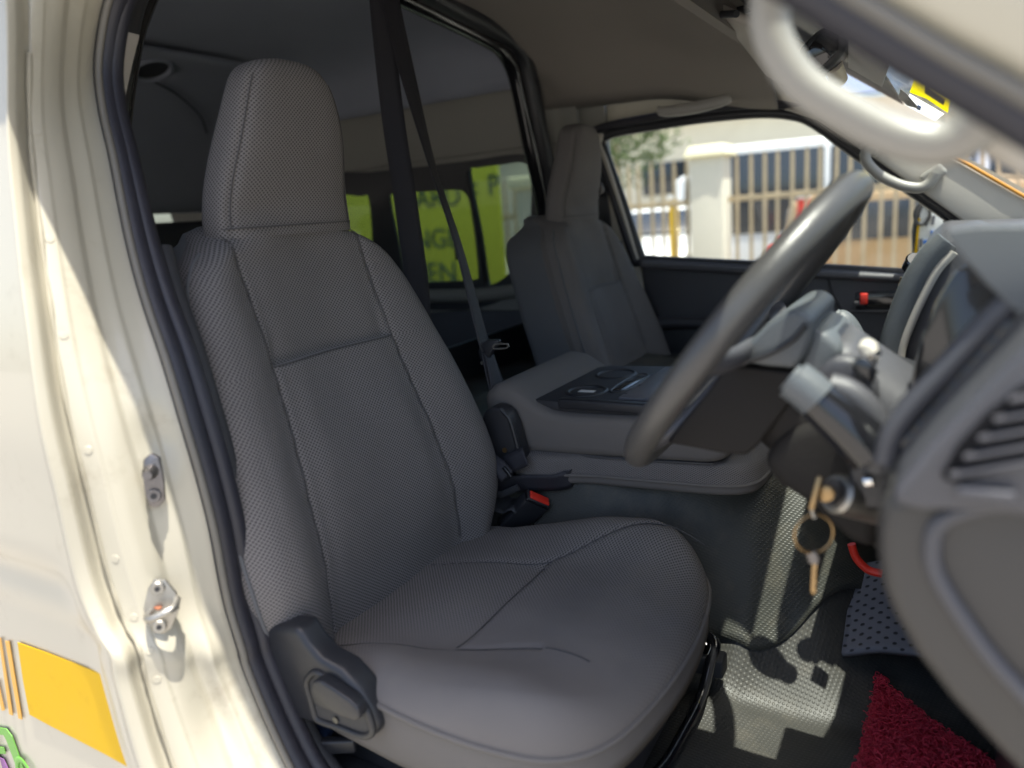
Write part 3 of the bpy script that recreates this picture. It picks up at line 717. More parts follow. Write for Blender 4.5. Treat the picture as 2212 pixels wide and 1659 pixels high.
def htop(x, y):
    fb = .034 * math.exp(-((y - .602) / .055) ** 2) * sst(x, .16, .36) * (1 - .55 * sst(x, .42, .53))
    nb = .020 * math.exp(-((y - .205) / .05) ** 2) * sst(x, .10, .26) * (1 - .5 * sst(x, .40, .53))
    z = .500 + fb + nb + .014 * sst(x, .26, .42) - .026 * sst(x, .44, .56) - .010 * (1 - sst(x, .1, .22))
    ins = sst(y, cy(NEARS, x) - .004, cy(NEARS, x) + .012) * (1 - sst(y, cy(FARS, x) - .012, cy(FARS, x) + .004))
    if x < .297: z -= .009 * ins * math.exp(-(.297 - x) / .05)
    z -= .003 * math.exp(-((x - .297) / .004) ** 2) * ins
    if x < .45:
        z -= .0032 * math.exp(-((y - cy(FARS, x)) / .005) ** 2)
    if x < .40: z -= .0032 * math.exp(-((y - cy(NEARS, x)) / .005) ** 2)
    z += .0030 * noise.noise(Vector((x * 9, y * 9, 2.2))) + .0010 * noise.noise(Vector((x * 28, y * 28, 7.1)))
    return z
def make_cushion(parent):
    rings = [(.90, .405), (.965, .412), (.992, .428), (1.0, .445), (1.002, .462), (1.000, .478)]
    sc_ = [1.003, .997, .988, .975, .955, .93] + lin(.90, .012, 52)
    V = []; U = []; n_ = len(OUTL)
    for s, z in rings:
        for (x, y) in OUTL:
            zz = z + .018 * sst(x, .40, .20) * (1 if y < .4 else 0) * (1 if z > .44 else .3)
            V.append(Vector((CC[0] + (x - CC[0]) * s, CC[1] + (y - CC[1]) * s, zz - .012 * sst(x, .3, .54) + (.022 * sst(x, .34, .52) if z < .44 else 0)))); U.append((x * .7 + y, zz))
    for s in sc_:
        for (x, y) in OUTL:
            X = CC[0] + (x - CC[0]) * s; Y_ = CC[1] + (y - CC[1]) * s
            e = math.sqrt(max(0, 1 - (1 - min(1, (1.003 - s) / .11)) ** 2))
            ze = .486 + .012 * sst(x, .40, .20) * (1 if y < .4 else 0) - .012 * sst(x, .3, .54)
            V.append(Vector((X, Y_, ze + (htop(X, Y_) - ze) * e))); U.append((Y_, X))
    nr = len(rings) + len(sc_); F = []
    for j in range(nr - 1):
        for i in range(n_): F.append((j*n_+i, j*n_+(i+1) % n_, (j+1)*n_+(i+1) % n_, (j+1)*n_+i))
    F.append(tuple((nr-1)*n_+i for i in range(n_))); F.append(tuple(range(n_))[::-1])
    o = build('cushion', V, F, ['fabric_cushion', 'fabric_plain'], parent, True, U)
    for pl in o.data.polygons:
        if max(v // n_ for v in pl.vertices) <= len(rings) : pl.material_index = 1
    tube('piping', [Vector((CC[0] + (x - CC[0]) * 1.004, CC[1] + (y - CC[1]) * 1.004, .486 + .012 * sst(x, .40, .20) * (1 if y < .4 else 0) - .012 * sst(x, .3, .54))) for x, y in OUTL[::3]], .0035, 'fabric_plain', o, seg=8, k=1, closed=True)
    tube('seam', [Vector((x, cy(FARS, x), htop(x, cy(FARS, x)) + .0012)) for x in lin(.12, .50, 40)], .0008, 'thread', o, seg=6, k=1)
    tube('seam', [Vector((x, cy(NEARS, x), htop(x, cy(NEARS, x)) + .0012)) for x in lin(.12, .46, 40)], .0008, 'thread', o, seg=6, k=1)
    tube('seam', [Vector((.297, y, htop(.297, y) + .0012)) for y in lin(.275, .515, 30)], .0008, 'thread', o, seg=6, k=1)
    return o
ds = thing('bucket_seat', (.25, YC, .30), 'grey woven driver seat with tall headrest facing the steering wheel', 'seat', 'front seats of the van')
make_back(ds); make_head(ds); make_cushion(ds)
# hinge cover with recliner lever (near side)
HCy = .150
hc = prism('hinge_cover', [(0.025, 0.148, 0.510), (0.085, 0.148, 0.548), (0.132, 0.148, 0.565), (0.174, 0.148, 0.572), (0.186, 0.148, 0.555), (0.203, 0.148, 0.541), (0.233, 0.148, 0.535), (0.254, 0.148, 0.518), (0.270, 0.148, 0.497), (0.278, 0.148, 0.475), (0.268, 0.148, 0.461), (0.243, 0.148, 0.455), (0.186, 0.148, 0.450), (0.117, 0.148, 0.443), (0.067, 0.148, 0.437), (0.017, 0.148, 0.442)], (0, .034, 0), 'black', ds, bev=.008, seg=3)
RIM = [(0.178, 0.147, 0.505), (0.186, 0.147, 0.517), (0.198, 0.147, 0.524), (0.218, 0.147, 0.519), (0.247, 0.147, 0.511), (0.265, 0.147, 0.499), (0.271, 0.147, 0.477), (0.266, 0.147, 0.467), (0.252, 0.147, 0.461), (0.221, 0.147, 0.461), (0.189, 0.147, 0.460), (0.183, 0.147, 0.468), (0.180, 0.147, 0.488)]
tube('lever_rim', RIM, .0042, 'black', hc, closed=True, k=4)
prism('lever_recess', [Vector(p) + Vector((0, .0, 0)) for p in RIM], (0, .004, 0), 'black_soft', hc, bev=0)
prism('recliner_lever', [(0.198, 0.132, 0.512), (0.205, 0.132, 0.524), (0.217, 0.132, 0.528), (0.236, 0.132, 0.523), (0.258, 0.132, 0.516), (0.268, 0.132, 0.509), (0.269, 0.132, 0.498), (0.262, 0.132, 0.492), (0.244, 0.132, 0.491), (0.217, 0.132, 0.493), (0.201, 0.132, 0.495)], (0, .016, 0), 'black', hc, bev=.003, seg=3)
cyl('screw_hole', (0.217, 0.145, 0.470), Vector((0.217, 0.145, 0.470)) + Vector((0, .003, 0)), .004, 'black_gloss', hc)
tube('cover_flap', [(0.108, 0.165, 0.544), (0.130, 0.165, 0.555), (0.153, 0.165, 0.559), (0.160, 0.165, 0.549), (0.160, 0.165, 0.537)], .006, 'fabric_side', ds, flat=.5)
# underside frame and slide bar
rbox('seat_frame', (.30, .41, .375), (.40, .40, .05), 'black', ds, bev=.01)
for yy in (.20, .60): rbox('seat_rail', (.30, yy, .34), (.46, .03, .03), 'black_soft', ds, bev=.004)
tube('slide_bar', [(.40, .625, .40), (.47, .62, .385), (.515, .60, .375), (.515, .575, .355), (.512, .54, .325), (.508, .48, .315), (.50, .38, .318), (.46, .33, .33), (.38, .30, .35)], .0075, 'black_gloss', ds, k=8)
rbox('bar_bracket', (0.490, 0.612, 0.363), (.022, .012, .045), 'black_gloss', ds, bev=.003, rot=(0, .35, 0))
bb = Vector((0.500, 0.600, 0.363))
cyl('bar_bolt', bb + Vector((-.004, .006, 0)), bb + Vector((.006, -.008, .002)), .0095, 'chrome', ds, bev=.002)
cyl('bar_washer', bb + Vector((-.003, .007, -.004)), bb + Vector((-.001, .004, -.004)), .014, 'steel', ds)
rbox('floor_anchor', (0.112, 0.170, 0.398), (.09, .05, .012), 'blueshade', ds, bev=.003, rot=(0, 0, .3))  # bluish shade under the seat is carried by this piece's colour
rbox('floor_anchor', (0.153, 0.165, 0.400), (.10, .012, .018), 'black', ds, bev=.003, rot=(0, 0, .5))

# passenger seat: the same seat on the far side
ps = copy_tree(ds)
ps.location = ds.location + Vector((.005, .938, -.022)); ps.scale = (1, .90, 1)
meta(ps, 'grey front passenger seat beside the far door, beyond the folded centre console', 'seat', 'front seats of the van')
for ch in [q for q in bpy.data.objects if q.parent == ps and q.name.split('.')[0] in ('hinge_cover', 'slide_bar', 'bar_bracket', 'bar_bolt', 'bar_washer', 'floor_anchor', 'cover_flap')]:
    for gch in [q for q in bpy.data.objects if q.parent == ch]: bpy.data.objects.remove(gch)
    bpy.data.objects.remove(ch)

# centre seat folded forward into a console
cs = thing('centre_seat', (.35, .86, .5), 'folded centre seat with black cup holder tray, between the two grey seats', 'seat')
def fold(u, v):
    # rounded block: u round the cross-section in XZ, v across Y
    pass
FP = [(.135, .604), (.150, .596), (.30, .602), (.44, .608), (.49, .612), (.515, .628), (.517, .66), (.502, .680), (.44, .677), (.36, .674), (.24, .672), (.19, .684), (.165, .700), (.135, .716), (.105, .715), (.085, .695), (.095, .65)]
FPL = [(p.x, p.y) for p in catmull([(a, b, 0) for a, b in FP], 6, True)]
ys = [.696, .699, .706, .72] + lin(.76, 1.0, 6) + [1.02, 1.03, 1.035]
ins = [.022, .009, .003, 0] + [0] * 6 + [.004, .010, .02]
V = []; U = []
fcx, fcz = .36, .64
for y, i_ in zip(ys, ins):
    for (x, z) in FPL:
        d = Vector((x - fcx, 0, z - fcz)); 
        sx = 1 - i_ / .28; sz = 1 - i_ / .05
        V.append(Vector((fcx + d.x * sx, y, fcz + d.z * max(.3, sz)))); U.append((x, y + z))
n_ = len(FPL)
F = [(j*n_+i, j*n_+(i+1) % n_, (j+1)*n_+(i+1) % n_, (j+1)*n_+i) for j in range(len(ys)-1) for i in range(n_)]
F.append(tuple(range(n_))[::-1]); F.append(tuple((len(ys)-1)*n_+i for i in range(n_)))
build('folded_backrest', V, F, 'fabric_plain', cs, True, U)
# stitches along the lower edge
stb = bpy.data.meshes.new('stitch')
tube('stitch_line', [(.19, .6995, .603), (.3, .6985, .603), (.4, .6985, .607), (.49, .6995, .612)], .0016, 'thread', cs, seg=6)
tray = prism('console_tray', [Vector(p) for p in ((.175, .718, .672), (.235, .716, .672), (.47, .716, .675), (.495, .73, .675), (.495, 1.0, .675), (.47, 1.015, .675), (.200, 1.005, .672), (.180, .985, .672))], (0, 0, .018), 'black_soft', cs, bev=.004)
rbox('tray_side', (.355, .722, .686), (.26, .018, .018), 'black', tray, bev=.004)
prism('tray_lid', [Vector(p) for p in ((.322, .745, .690), (.48, .745, .693), (.48, .985, .693), (.322, .985, .690))], (0, 0, .006), 'lid', tray, bev=.002)
for (x, y, r) in ((.245, .79, .034), (.245, .925, .036)):
    tube('cup_ring', [Vector((x + r * math.cos(a), y + r * 1.05 * math.sin(a), .6895)) for a in lin(0, 2 * math.pi, 25)[:-1]], .0042, 'black', tray, closed=True, k=1, seg=8)
    cyl('cup_recess', (x, y, .6880), (x, y, .6900), r - .002, 'black_gloss', tray)
rbox('pen_slot', (.298, .86, .6905), (.022, .11, .003), 'black_gloss', tray, bev=.001)
tube('slot_rim', [(.285, .80, .6905), (.312, .80, .6905), (.312, .92, .6905), (.285, .92, .6905)], .003, 'black', tray, closed=True, k=3, seg=8)
rbox('painted_cup_glint', (.245, .79, .6905), (.03, .014, .001), 'paper', tray, bev=.0003)  # pale chip laid in as a painted glint in the cup
# seat base below
FB = [(.14, .692), (.3, .690), (.43, .690), (.50, .693), (.54, .71), (.555, .75), (.558, .85), (.555, .98), (.53, 1.035), (.3, 1.04), (.14, 1.03)]
FBL = [(p.x, p.y) for p in catmull([(a, b, 0) for a, b in FB], 6, True)]
farc = {}; fa_ = 0
for q in range(len(FBL)):
    if q: fa_ += math.hypot(FBL[q][0] - FBL[q-1][0], FBL[q][1] - FBL[q-1][1])
    farc[FBL[q]] = fa_
V = []; U = []; lv = [(.94, .556), (.985, .558), (1.0, .563), (1.0, .570), (.998, .574), (.985, .580), (.975, .590), (.955, .600), (.90, .604), (.4, .606), (.02, .606)]
for s, z in lv:
    for x, y in FBL: V.append(Vector((.37 + (x - .37) * s, .85 + (y - .85) * s, z + .008 * sst(x, .2, .6)))); U.append((farc[(x, y)], z * 1.2 + (1 - s) * .35))
n_ = len(FBL)
F = [(j*n_+i, j*n_+(i+1) % n_, (j+1)*n_+(i+1) % n_, (j+1)*n_+i) for j in range(len(lv)-1) for i in range(n_)]
F.append(tuple(range(n_))[::-1]); F.append(tuple((len(lv)-1)*n_+i for i in range(n_)))
cb = build('seat_base', V, F, ['fabric', 'fabric_plain'], cs, True, U)
for pl in cb.data.polygons:
    if max(v // n_ for v in pl.vertices) <= 4: pl.material_index = 1
tube('piping', [Vector((.37 + (x - .37) * 1.0, .85 + (y - .85) * 1.0, .573 + .008 * sst(x, .2, .6))) for x, y in FBL[::2]], .003, 'fabric_plain', cb, closed=True, k=1, seg=8)

# ================================================================ BELTS
RT = Vector((.863, .5, -.078)); DP = Vector((-.5, .835, -.2))
sb = thing('seat_belt', (-0.148, 0.845, 1.414), 'black centre seat belt hanging from the roof beside the driver headrest', 'seat belt')
ribbon('belt_strap', [(-.150, .845, 1.455), (-0.162, 0.845, 1.417), (-0.151, 0.830, 1.207), (-0.126, 0.810, 1.032), (-0.108, 0.790, 0.827), (-.10, .72, .62)],
       [RT] * 6, lambda t: .041 + .006 * t, 'belt', sb)
ribbon('belt_strap', [(-.150, .85, 1.455), (-0.142, 0.850, 1.397), (-0.106, 0.830, 1.275), (-0.051, 0.800, 1.114), (0.014, 0.770, 0.957), (0.060, 0.750, 0.799), (0.072, 0.745, 0.766)],
       [RT * .7 + DP * .5, RT * .65 + DP * .6, RT * .5 + DP * .7, RT * .25 + DP * .9, RT * .25 + DP * .9, RT * .35 + DP * .85, RT * .35 + DP * .85], .046, 'belt', sb)
ribbon('belt_strap', [(0.076, 0.745, 0.762), (0.092, 0.735, 0.722), (0.107, 0.725, 0.682), (0.119, 0.720, 0.650)], [RT * .35 + DP * .8, RT * .5 + DP * .8, RT * .7 + DP * .6, RT * .8 + DP * .5], .040, 'belt', sb)
ribbon('belt_strap', [(0.072, 0.742, 0.767), (0.085, 0.730, 0.723), (0.098, 0.722, 0.683), (0.109, 0.715, 0.655)], [RT * .35 + DP * .8, RT * .3 + DP * .8, RT * .3 + DP * .8, RT * .3 + DP * .8], .040, 'belt', sb)
# tongue
tg = Vector((0.079, 0.740, 0.774))
prism('belt_tongue', [(0.059, 0.735, 0.766), (0.064, 0.735, 0.781), (0.081, 0.735, 0.789), (0.102, 0.735, 0.790), (0.104, 0.735, 0.785), (0.088, 0.735, 0.768), (0.077, 0.735, 0.753), (0.063, 0.735, 0.752)], (0, .012, 0), 'black', sb, bev=.002)
tube('tongue_plate', [(0.096, 0.735, 0.782), (0.124, 0.735, 0.783), (0.120, 0.735, 0.776), (0.093, 0.735, 0.774)], .0016, 'steel', sb, closed=True, k=2, seg=8)
cyl('belt_stop', (0.065, 0.735, 0.747), Vector((0.065, 0.735, 0.747)) + Vector((0, .004, 0)), .003, 'steel', sb)
cyl('roof_anchor', (-.15, .845, 1.425), (-.15, .845, 1.47), .02, 'black', sb)

rt = thing('belt_retractor', (0.121, 0.680, 0.581), 'black plastic belt retractor cover standing beside the folded centre seat', 'belt cover')
prism('cover', [(0.093, 0.660, 0.585), (0.096, 0.660, 0.628), (0.102, 0.660, 0.666), (0.111, 0.660, 0.682), (0.127, 0.660, 0.689), (0.143, 0.660, 0.688), (0.157, 0.660, 0.679), (0.166, 0.660, 0.658), (0.172, 0.660, 0.630), (0.180, 0.660, 0.598), (0.170, 0.660, 0.587), (0.114, 0.660, 0.579)], (0, .035, 0), 'black', rt, bev=.010, seg=4)
tube('cover_ridge', [(0.144, 0.661, 0.686), (0.159, 0.661, 0.670), (0.166, 0.661, 0.646), (0.171, 0.661, 0.622), (0.176, 0.661, 0.600)], .004, 'black', rt)
cyl('cover_screw', (0.146, 0.658, 0.614), Vector((0.146, 0.658, 0.614)) + Vector((0, .003, 0)), .0045, 'brass', rt)

lb = thing('lap_belt', (0.159, 0.690, 0.543), 'loose black lap belt lying in a loop on the dimpled vinyl', 'seat belt')
ribbon('webbing', [(0.190, 0.652, 0.610), (0.163, 0.650, 0.596), (0.134, 0.650, 0.580), (0.111, 0.650, 0.567), (0.105, 0.650, 0.557), (0.114, 0.655, 0.548), (0.149, 0.660, 0.552), (0.192, 0.665, 0.558), (0.233, 0.672, 0.561), (0.253, 0.682, 0.567), (0.245, 0.688, 0.570), (0.208, 0.688, 0.571), (0.171, 0.688, 0.569), (0.133, 0.688, 0.561)],
       [(.5, .2, .8), (.55, .1, .8), (.5, .1, .85), (.2, .1, 1), (.1, .05, 1), (.1, -.1, 1), (.05, -.2, 1), (0, -.2, 1), (.1, -.2, 1), (.1, .1, 1), (0, .3, 1), (0, .3, 1), (0, .3, 1), (0, .3, 1)], .032, 'belt', lb)
ribbon('webbing_keeper', [(0.134, 0.632, 0.603), (0.153, 0.628, 0.594), (0.167, 0.626, 0.580)], [(.7, .3, .3)] * 3, .026, 'belt', lb, thick=.004)
rbox('slider', (0.168, 0.627, 0.588), (.022, .006, .006), 'black_gloss', lb, bev=.001, rot=(0, .9, 0))
tube('trim_flap', [(0.100, 0.640, 0.550), (0.113, 0.640, 0.542), (0.141, 0.640, 0.540), (0.160, 0.640, 0.548), (0.179, 0.640, 0.558)], .006, 'black_soft', lb, flat=.4)
grid('vinyl_flap', lambda u, v: Vector((.075 + .10 * u, .63 + .06 * v, .520 + .012 * math.sin(3 * u + 2) + .01 * v + .012 * math.exp(-((u - .9) / .1) ** 2))), lin(0, 1, 14), lin(0, 1, 8), 'black_soft', lb, thick=.003)
tube('flap_edge', [(0.092, 0.640, 0.525), (0.083, 0.640, 0.509), (0.072, 0.640, 0.481), (0.060, 0.640, 0.457)], .004, 'vinyl_dark', lb)
prism('anchor_bracket', [(0.058, 0.620, 0.452), (0.075, 0.620, 0.468), (0.100, 0.620, 0.474), (0.128, 0.620, 0.468), (0.117, 0.620, 0.453), (0.077, 0.620, 0.442)], (0, .01, 0), 'blueshade', lb, bev=.002)
cyl('anchor_bolt', (0.067, 0.615, 0.458), Vector((0.067, 0.615, 0.458)) + Vector((.002, .006, 0)), .005, 'brass', lb)

def obox(name, c, a1, a2, size, mat, parent, bev=.004, seg=3):
    a1 = Vector(a1).normalized(); a2 = Vector(a2); a2 = (a2 - a1 * a1.dot(a2)).normalized(); a3 = a1.cross(a2)
    R_ = Matrix((a1, a2, a3)).transposed()
    return rbox(name, c, size, mat, parent, bev, R_, seg)
bk = thing('belt_buckle', (0.154, 0.655, 0.474), 'black seat belt buckle with red release button, standing by the cushion', 'buckle')
b0 = Vector((0.147, 0.655, 0.475)); b1 = Vector((0.202, 0.655, 0.531)); bd = (b1 - b0)
side = Vector((.62, .55, -.35))
obox('buckle_body', (b0 + b1) / 2, bd, side, (bd.length + .016, .046, .024), 'black', bk, bev=.004)
top_ = b1 + bd.normalized() * .0062
obox('release_button', top_ + Vector((.002, .001, 0)), bd, side, (.006, .038, .016), 'red', bk, bev=.002)
obox('buckle_edge', b1 + bd.normalized() * .004, bd, side, (.006, .0465, .0245), 'black_gloss', bk, bev=.002)
text('moulded_marking', 'PRESS', b0 + bd * .25 - side.cross(bd).normalized() * -.0112, -side, bd, .008, 'black_gloss', bk, ext=.0003)
tube('buckle_stalk', [b0 - bd * .7, b0 - bd * .3, b0], .006, 'black', bk, flat=.5)

# ================================================================ FAR SIDE: PASSENGER DOOR
W = smoothloop([(-0.044, 1.600, 1.173), (-0.031, 1.600, 1.193), (0.014, 1.600, 1.200), (0.111, 1.600, 1.203), (0.209, 1.600, 1.205), (0.303, 1.600, 1.203), (0.381, 1.600, 1.198), (0.445, 1.600, 1.185), (0.497, 1.600, 1.160), (0.599, 1.600, 1.073), (0.735, 1.600, 0.964), (0.806, 1.600, 0.895), (0.814, 1.600, 0.807), (0.797, 1.600, 0.790), (0.694, 1.600, 0.799), (0.544, 1.600, 0.814), (0.346, 1.600, 0.831), (0.201, 1.600, 0.844), (0.072, 1.600, 0.856), (0.054, 1.600, 0.868), (0.005, 1.600, 1.023)], 3)
fd = thing('passenger_door', (.5, 1.62, .2), 'charcoal trimmed far door with a wide window onto the fence', 'door')
plate('door_panel', [(.0, .12), (1.08, .12), (1.08, .86), (.45, 1.30), (-.06, 1.28)], [W], 1.615, .02, 'paint', fd)
dt = prism('door_trim', [Vector(p) for p in [(0.060, 1.575, 0.853), (0.208, 1.575, 0.839), (0.351, 1.575, 0.826), (0.547, 1.575, 0.809), (0.705, 1.575, 0.796), (0.850, 1.575, 0.784), (0.918, 1.575, 0.776)]] + [Vector((1.07, 1.575, .45)), Vector((1.07, 1.575, .16)), Vector((.05, 1.575, .16))], (0, .035, 0), 'door_trim', fd, bev=.012, seg=3)
tube('sill_ledge', [(0.065, 1.568, 0.845), (0.210, 1.568, 0.832), (0.353, 1.568, 0.819), (0.548, 1.568, 0.803), (0.706, 1.568, 0.790), (0.876, 1.568, 0.776)], .010, 'dash_mid', fd, k=3)
tube('armrest_edge', [(0.079, 1.545, 0.689), (0.176, 1.545, 0.690), (0.251, 1.545, 0.689), (0.357, 1.545, 0.682), (0.447, 1.545, 0.673)], .014, 'door_trim', fd, k=3)
prism('door_pocket', [(0.081, 1.555, 0.668), (0.235, 1.555, 0.670), (0.378, 1.555, 0.664), (0.510, 1.555, 0.656), (0.555, 1.555, 0.500), (0.101, 1.555, 0.488)], (0, .015, 0), 'black', fd, bev=.004)
tube('trim_seam', [(0.532, 1.572, 0.806), (0.549, 1.572, 0.751), (0.581, 1.572, 0.695), (0.613, 1.572, 0.627), (0.635, 1.572, 0.570)], .0025, 'black', fd, k=3)
W3 = [Vector(p) for p in W]
tube('window_rubber', [Vector((p.x, 1.592, p.z)) for p in W3], .0135, 'black', fd, closed=True, k=1, seg=10)
tube('opening_seal', [Vector((p.x + (p.x - .36) * .045, 1.575, p.z + (p.z - 1.0) * .07 + .004)) for p in W3], .011, 'rubber', fd, closed=True, k=1, seg=10)
plate('window_pane', W, [], 1.606, .003, 'glass_clear', fd)
hp = prism('handle_bezel', [(0.598, 1.570, 0.760), (0.683, 1.570, 0.763), (0.753, 1.570, 0.759), (0.755, 1.570, 0.715), (0.685, 1.570, 0.713), (0.599, 1.570, 0.718)], (0, .012, 0), 'black', fd, bev=.004)
obox('lock_slider', (0.617, 1.562, 0.746), (1, 0, 0), (0, 0, 1), (.016, .026, .014), 'red', hp, bev=.002)
obox('lock_base', (0.607, 1.562, 0.735), (1, 0, 0), (0, 0, 1), (.022, .010, .010), 'dash_mid', hp, bev=.002)
obox('pull_handle', (0.662, 1.562, 0.742), (1, 0, 0), (0, 0, 1), (.085, .030, .010), 'black_gloss', hp, bev=.003)
obox('bezel_rim', (0.651, 1.562, 0.716), (1, 0, 0), (0, 0, 1), (.12, .007, .008), 'door_trim', hp, bev=.002)
# far pillars
fp = thing('far_pillar_trim', (-.02, 1.58, .3), 'cream pillar trim with dark belt loop behind the passenger headrest', 'pillar trim')
prism('pillar_cover', [(-0.085, 1.570, 1.208), (-0.031, 1.570, 1.199), (-0.041, 1.570, 1.174), (-0.022, 1.570, 1.124), (0.016, 1.570, 0.999), (0.054, 1.570, 0.860), (0.069, 1.570, 0.759), (-0.058, 1.570, 0.760), (-0.112, 1.570, 1.046)], (0, .02, 0), 'trim', fp, bev=.004)
prism('belt_slot', [(-0.063, 1.560, 1.101), (-0.040, 1.560, 1.104), (-0.026, 1.560, 1.063), (-0.017, 1.560, 0.977), (-0.011, 1.560, 0.883), (-0.051, 1.560, 0.916), (-0.062, 1.560, 1.017)], (0, .008, 0), 'black', fp, bev=.003)
tube('belt_loop', [(-0.050, 1.550, 1.075), (-0.036, 1.550, 1.064), (-0.034, 1.550, 1.045), (-0.048, 1.550, 1.036), (-0.055, 1.550, 1.054)], .006, 'steel_dark', fp, closed=True, k=4)
prism('belt_anchor_cover', [(-0.013, 1.556, 0.914), (0.014, 1.556, 0.913), (0.024, 1.556, 0.847), (-0.006, 1.556, 0.838), (-0.021, 1.556, 0.877)], (0, .01, 0), 'dash_mid', fp, bev=.003)
cyl('anchor_bolt', (0.012, 1.553, 0.877), Vector((0.012, 1.553, 0.877)) + Vector((0, .006, 0)), .008, 'steel', fp, bev=.001)
ap = thing('front_pillar_cover', (.8, 1.55, .9), 'warm grey trim along the far windscreen pillar', 'pillar trim')
prism('pillar_cover', [(0.431, 1.560, 1.197), (0.508, 1.560, 1.164), (0.612, 1.560, 1.079), (0.735, 1.560, 0.976), (0.835, 1.560, 0.890), (0.915, 1.560, 0.807), (1.037, 1.560, 0.765), (1.028, 1.560, 0.879), (0.916, 1.560, 0.957), (0.820, 1.560, 1.025), (0.731, 1.560, 1.090), (0.619, 1.560, 1.162), (0.522, 1.560, 1.206)], (0, .02, 0), 'trim', ap, bev=.006, seg=3)
tube('amber_edging', [(0.767, 1.556, 1.065), (0.820, 1.556, 1.027), (0.915, 1.556, 0.958), (1.012, 1.556, 0.889)], .004, 'amber', ap, k=2)
prism('quarter_panel', [(0.782, 1.572, 0.923), (0.832, 1.572, 0.885), (0.865, 1.572, 0.828), (0.795, 1.572, 0.831)], (0, .006, 0), 'black', ap, bev=.002)

# windscreen and what is stuck to it
ws = thing('windscreen', (.73, .85, .9), 'sloping windscreen glass above the dashboard', 'windscreen')
prism('windscreen_pane', [(.43, .10, 1.3587), (.43, 1.57, 1.3587), (1.10, 1.57, .883), (1.10, .10, .883)], (.003, 0, .004), 'glass_clear', ws, bev=0)
prism('sun_strip', [(.40, .08, 1.374), (.40, 1.58, 1.374), (.682, 1.58, 1.1738), (.682, .08, 1.1738)], (.0015, 0, .002), 'black', ws, bev=0)
def sticker(name, pts, mat, label, cat='sticker'):
    o = prism(name, pts, (.0005, 0, .0007), mat, None, bev=0); return meta(o, label, cat)
sticker('paper_sheet', [(0.673, 0.623, 1.168), (0.718, 0.617, 1.136), (0.669, 1.169, 1.171), (0.617, 1.142, 1.208)], 'paper', 'plain grey paper sheet stuck inside the windscreen next to the mirror', 'paper')
ys_ = thing('yellow_permit', (0.754, 0.776, 1.109), 'yellow framed permit stuck on the windscreen behind the grab handle', 'sticker')
build('permit_frame', [(0.740, 0.651, 1.118), (0.750, 0.626, 1.111), (0.776, 0.680, 1.093), (0.773, 0.916, 1.095), (0.746, 0.882, 1.115), (0.724, 0.919, 1.130)], [(0, 1, 2, 3, 4, 5)], 'yellow_film', ys_, False)
prism('permit_window', [(0.750, 0.673, 1.108), (0.770, 0.712, 1.094), (0.768, 0.796, 1.096), (0.747, 0.769, 1.111)], (.0005, 0, .0007), 'olive', ys_, bev=0)
meta(build('licence_disc', [(0.722, 0.965, 1.133), (0.768, 1.002, 1.101), (0.751, 1.320, 1.113), (0.699, 1.314, 1.149)], [(0, 1, 2, 3)], 'white_film', None, False), 'white printed disc under the yellow permit', 'sticker')
sticker('licence_slip', [(0.709, 0.973, 1.142), (0.717, 1.024, 1.137), (0.729, 1.204, 1.128), (0.704, 1.303, 1.146), (0.692, 1.232, 1.155)], 'paper', 'pinkish paper slip beside the white disc', 'sticker')
sticker('blue_print_mark', [(0.729, 1.081, 1.125), (0.734, 1.076, 1.121), (0.729, 1.194, 1.125), (0.723, 1.199, 1.129)], 'blue', 'tiny blue print on the white disc', 'sticker')
mi = thing('rear_view_mirror', (0.630, 0.800, 1.186), 'dark interior mirror hanging from the windscreen header', 'mirror')
prism('mirror_housing', [(0.589, 0.800, 1.194), (0.612, 0.800, 1.213), (0.638, 0.800, 1.225), (0.652, 0.800, 1.220), (0.653, 0.800, 1.199), (0.650, 0.800, 1.181), (0.636, 0.800, 1.167), (0.617, 0.800, 1.157), (0.600, 0.800, 1.167)], (.0, .05, .0), 'black', mi, bev=.008, seg=3)
prism('mirror_glass', [(0.601, 0.795, 1.189), (0.615, 0.795, 1.206), (0.635, 0.795, 1.217), (0.642, 0.795, 1.213), (0.642, 0.795, 1.184), (0.619, 0.795, 1.163), (0.606, 0.795, 1.170)], (0, .004, 0), 'screen', mi, bev=.001)
cyl('mirror_stem', (0.632, 0.830, 1.171), (0.636, 0.860, 1.154), .012, 'trim', mi)
vi = thing('sun_visor', (.45, 1.25, 1.25), 'folded warm grey sun visor on the passenger side of the roof', 'visor')
prism('visor_board', [(.41, 1.05, 1.322), (.41, 1.47, 1.265), (.54, 1.47, 1.185), (.555, 1.44, 1.178), (.555, 1.08, 1.23), (.54, 1.05, 1.24)], (.010, 0, .014), 'trim', vi, bev=.006, seg=3)
tube('visor_shadow_strip', [(.405, 1.06, 1.32), (.43, 1.03, 1.31), (.46, 1.0, 1.30)], .006, 'black_soft', vi)  # dark strip standing in for the shadow at the visor's top edge
rl_ = thing('reading_lamp', (0.410, 1.215, 1.360), 'small cream map lamp housing in the cab roof', 'lamp')
prism('lamp_housing', [(0.439, 1.027, 1.345), (0.410, 1.147, 1.345), (0.403, 1.212, 1.345), (0.414, 1.263, 1.345), (0.459, 1.354, 1.345), (0.508, 1.176, 1.345), (0.524, 1.044, 1.345)], (0, 0, .02), 'trim', rl_, bev=.004)
rbox('lamp_lens', (0.427, 1.172, 1.343), (.03, .05, .004), 'black_soft', rl_, bev=.002)

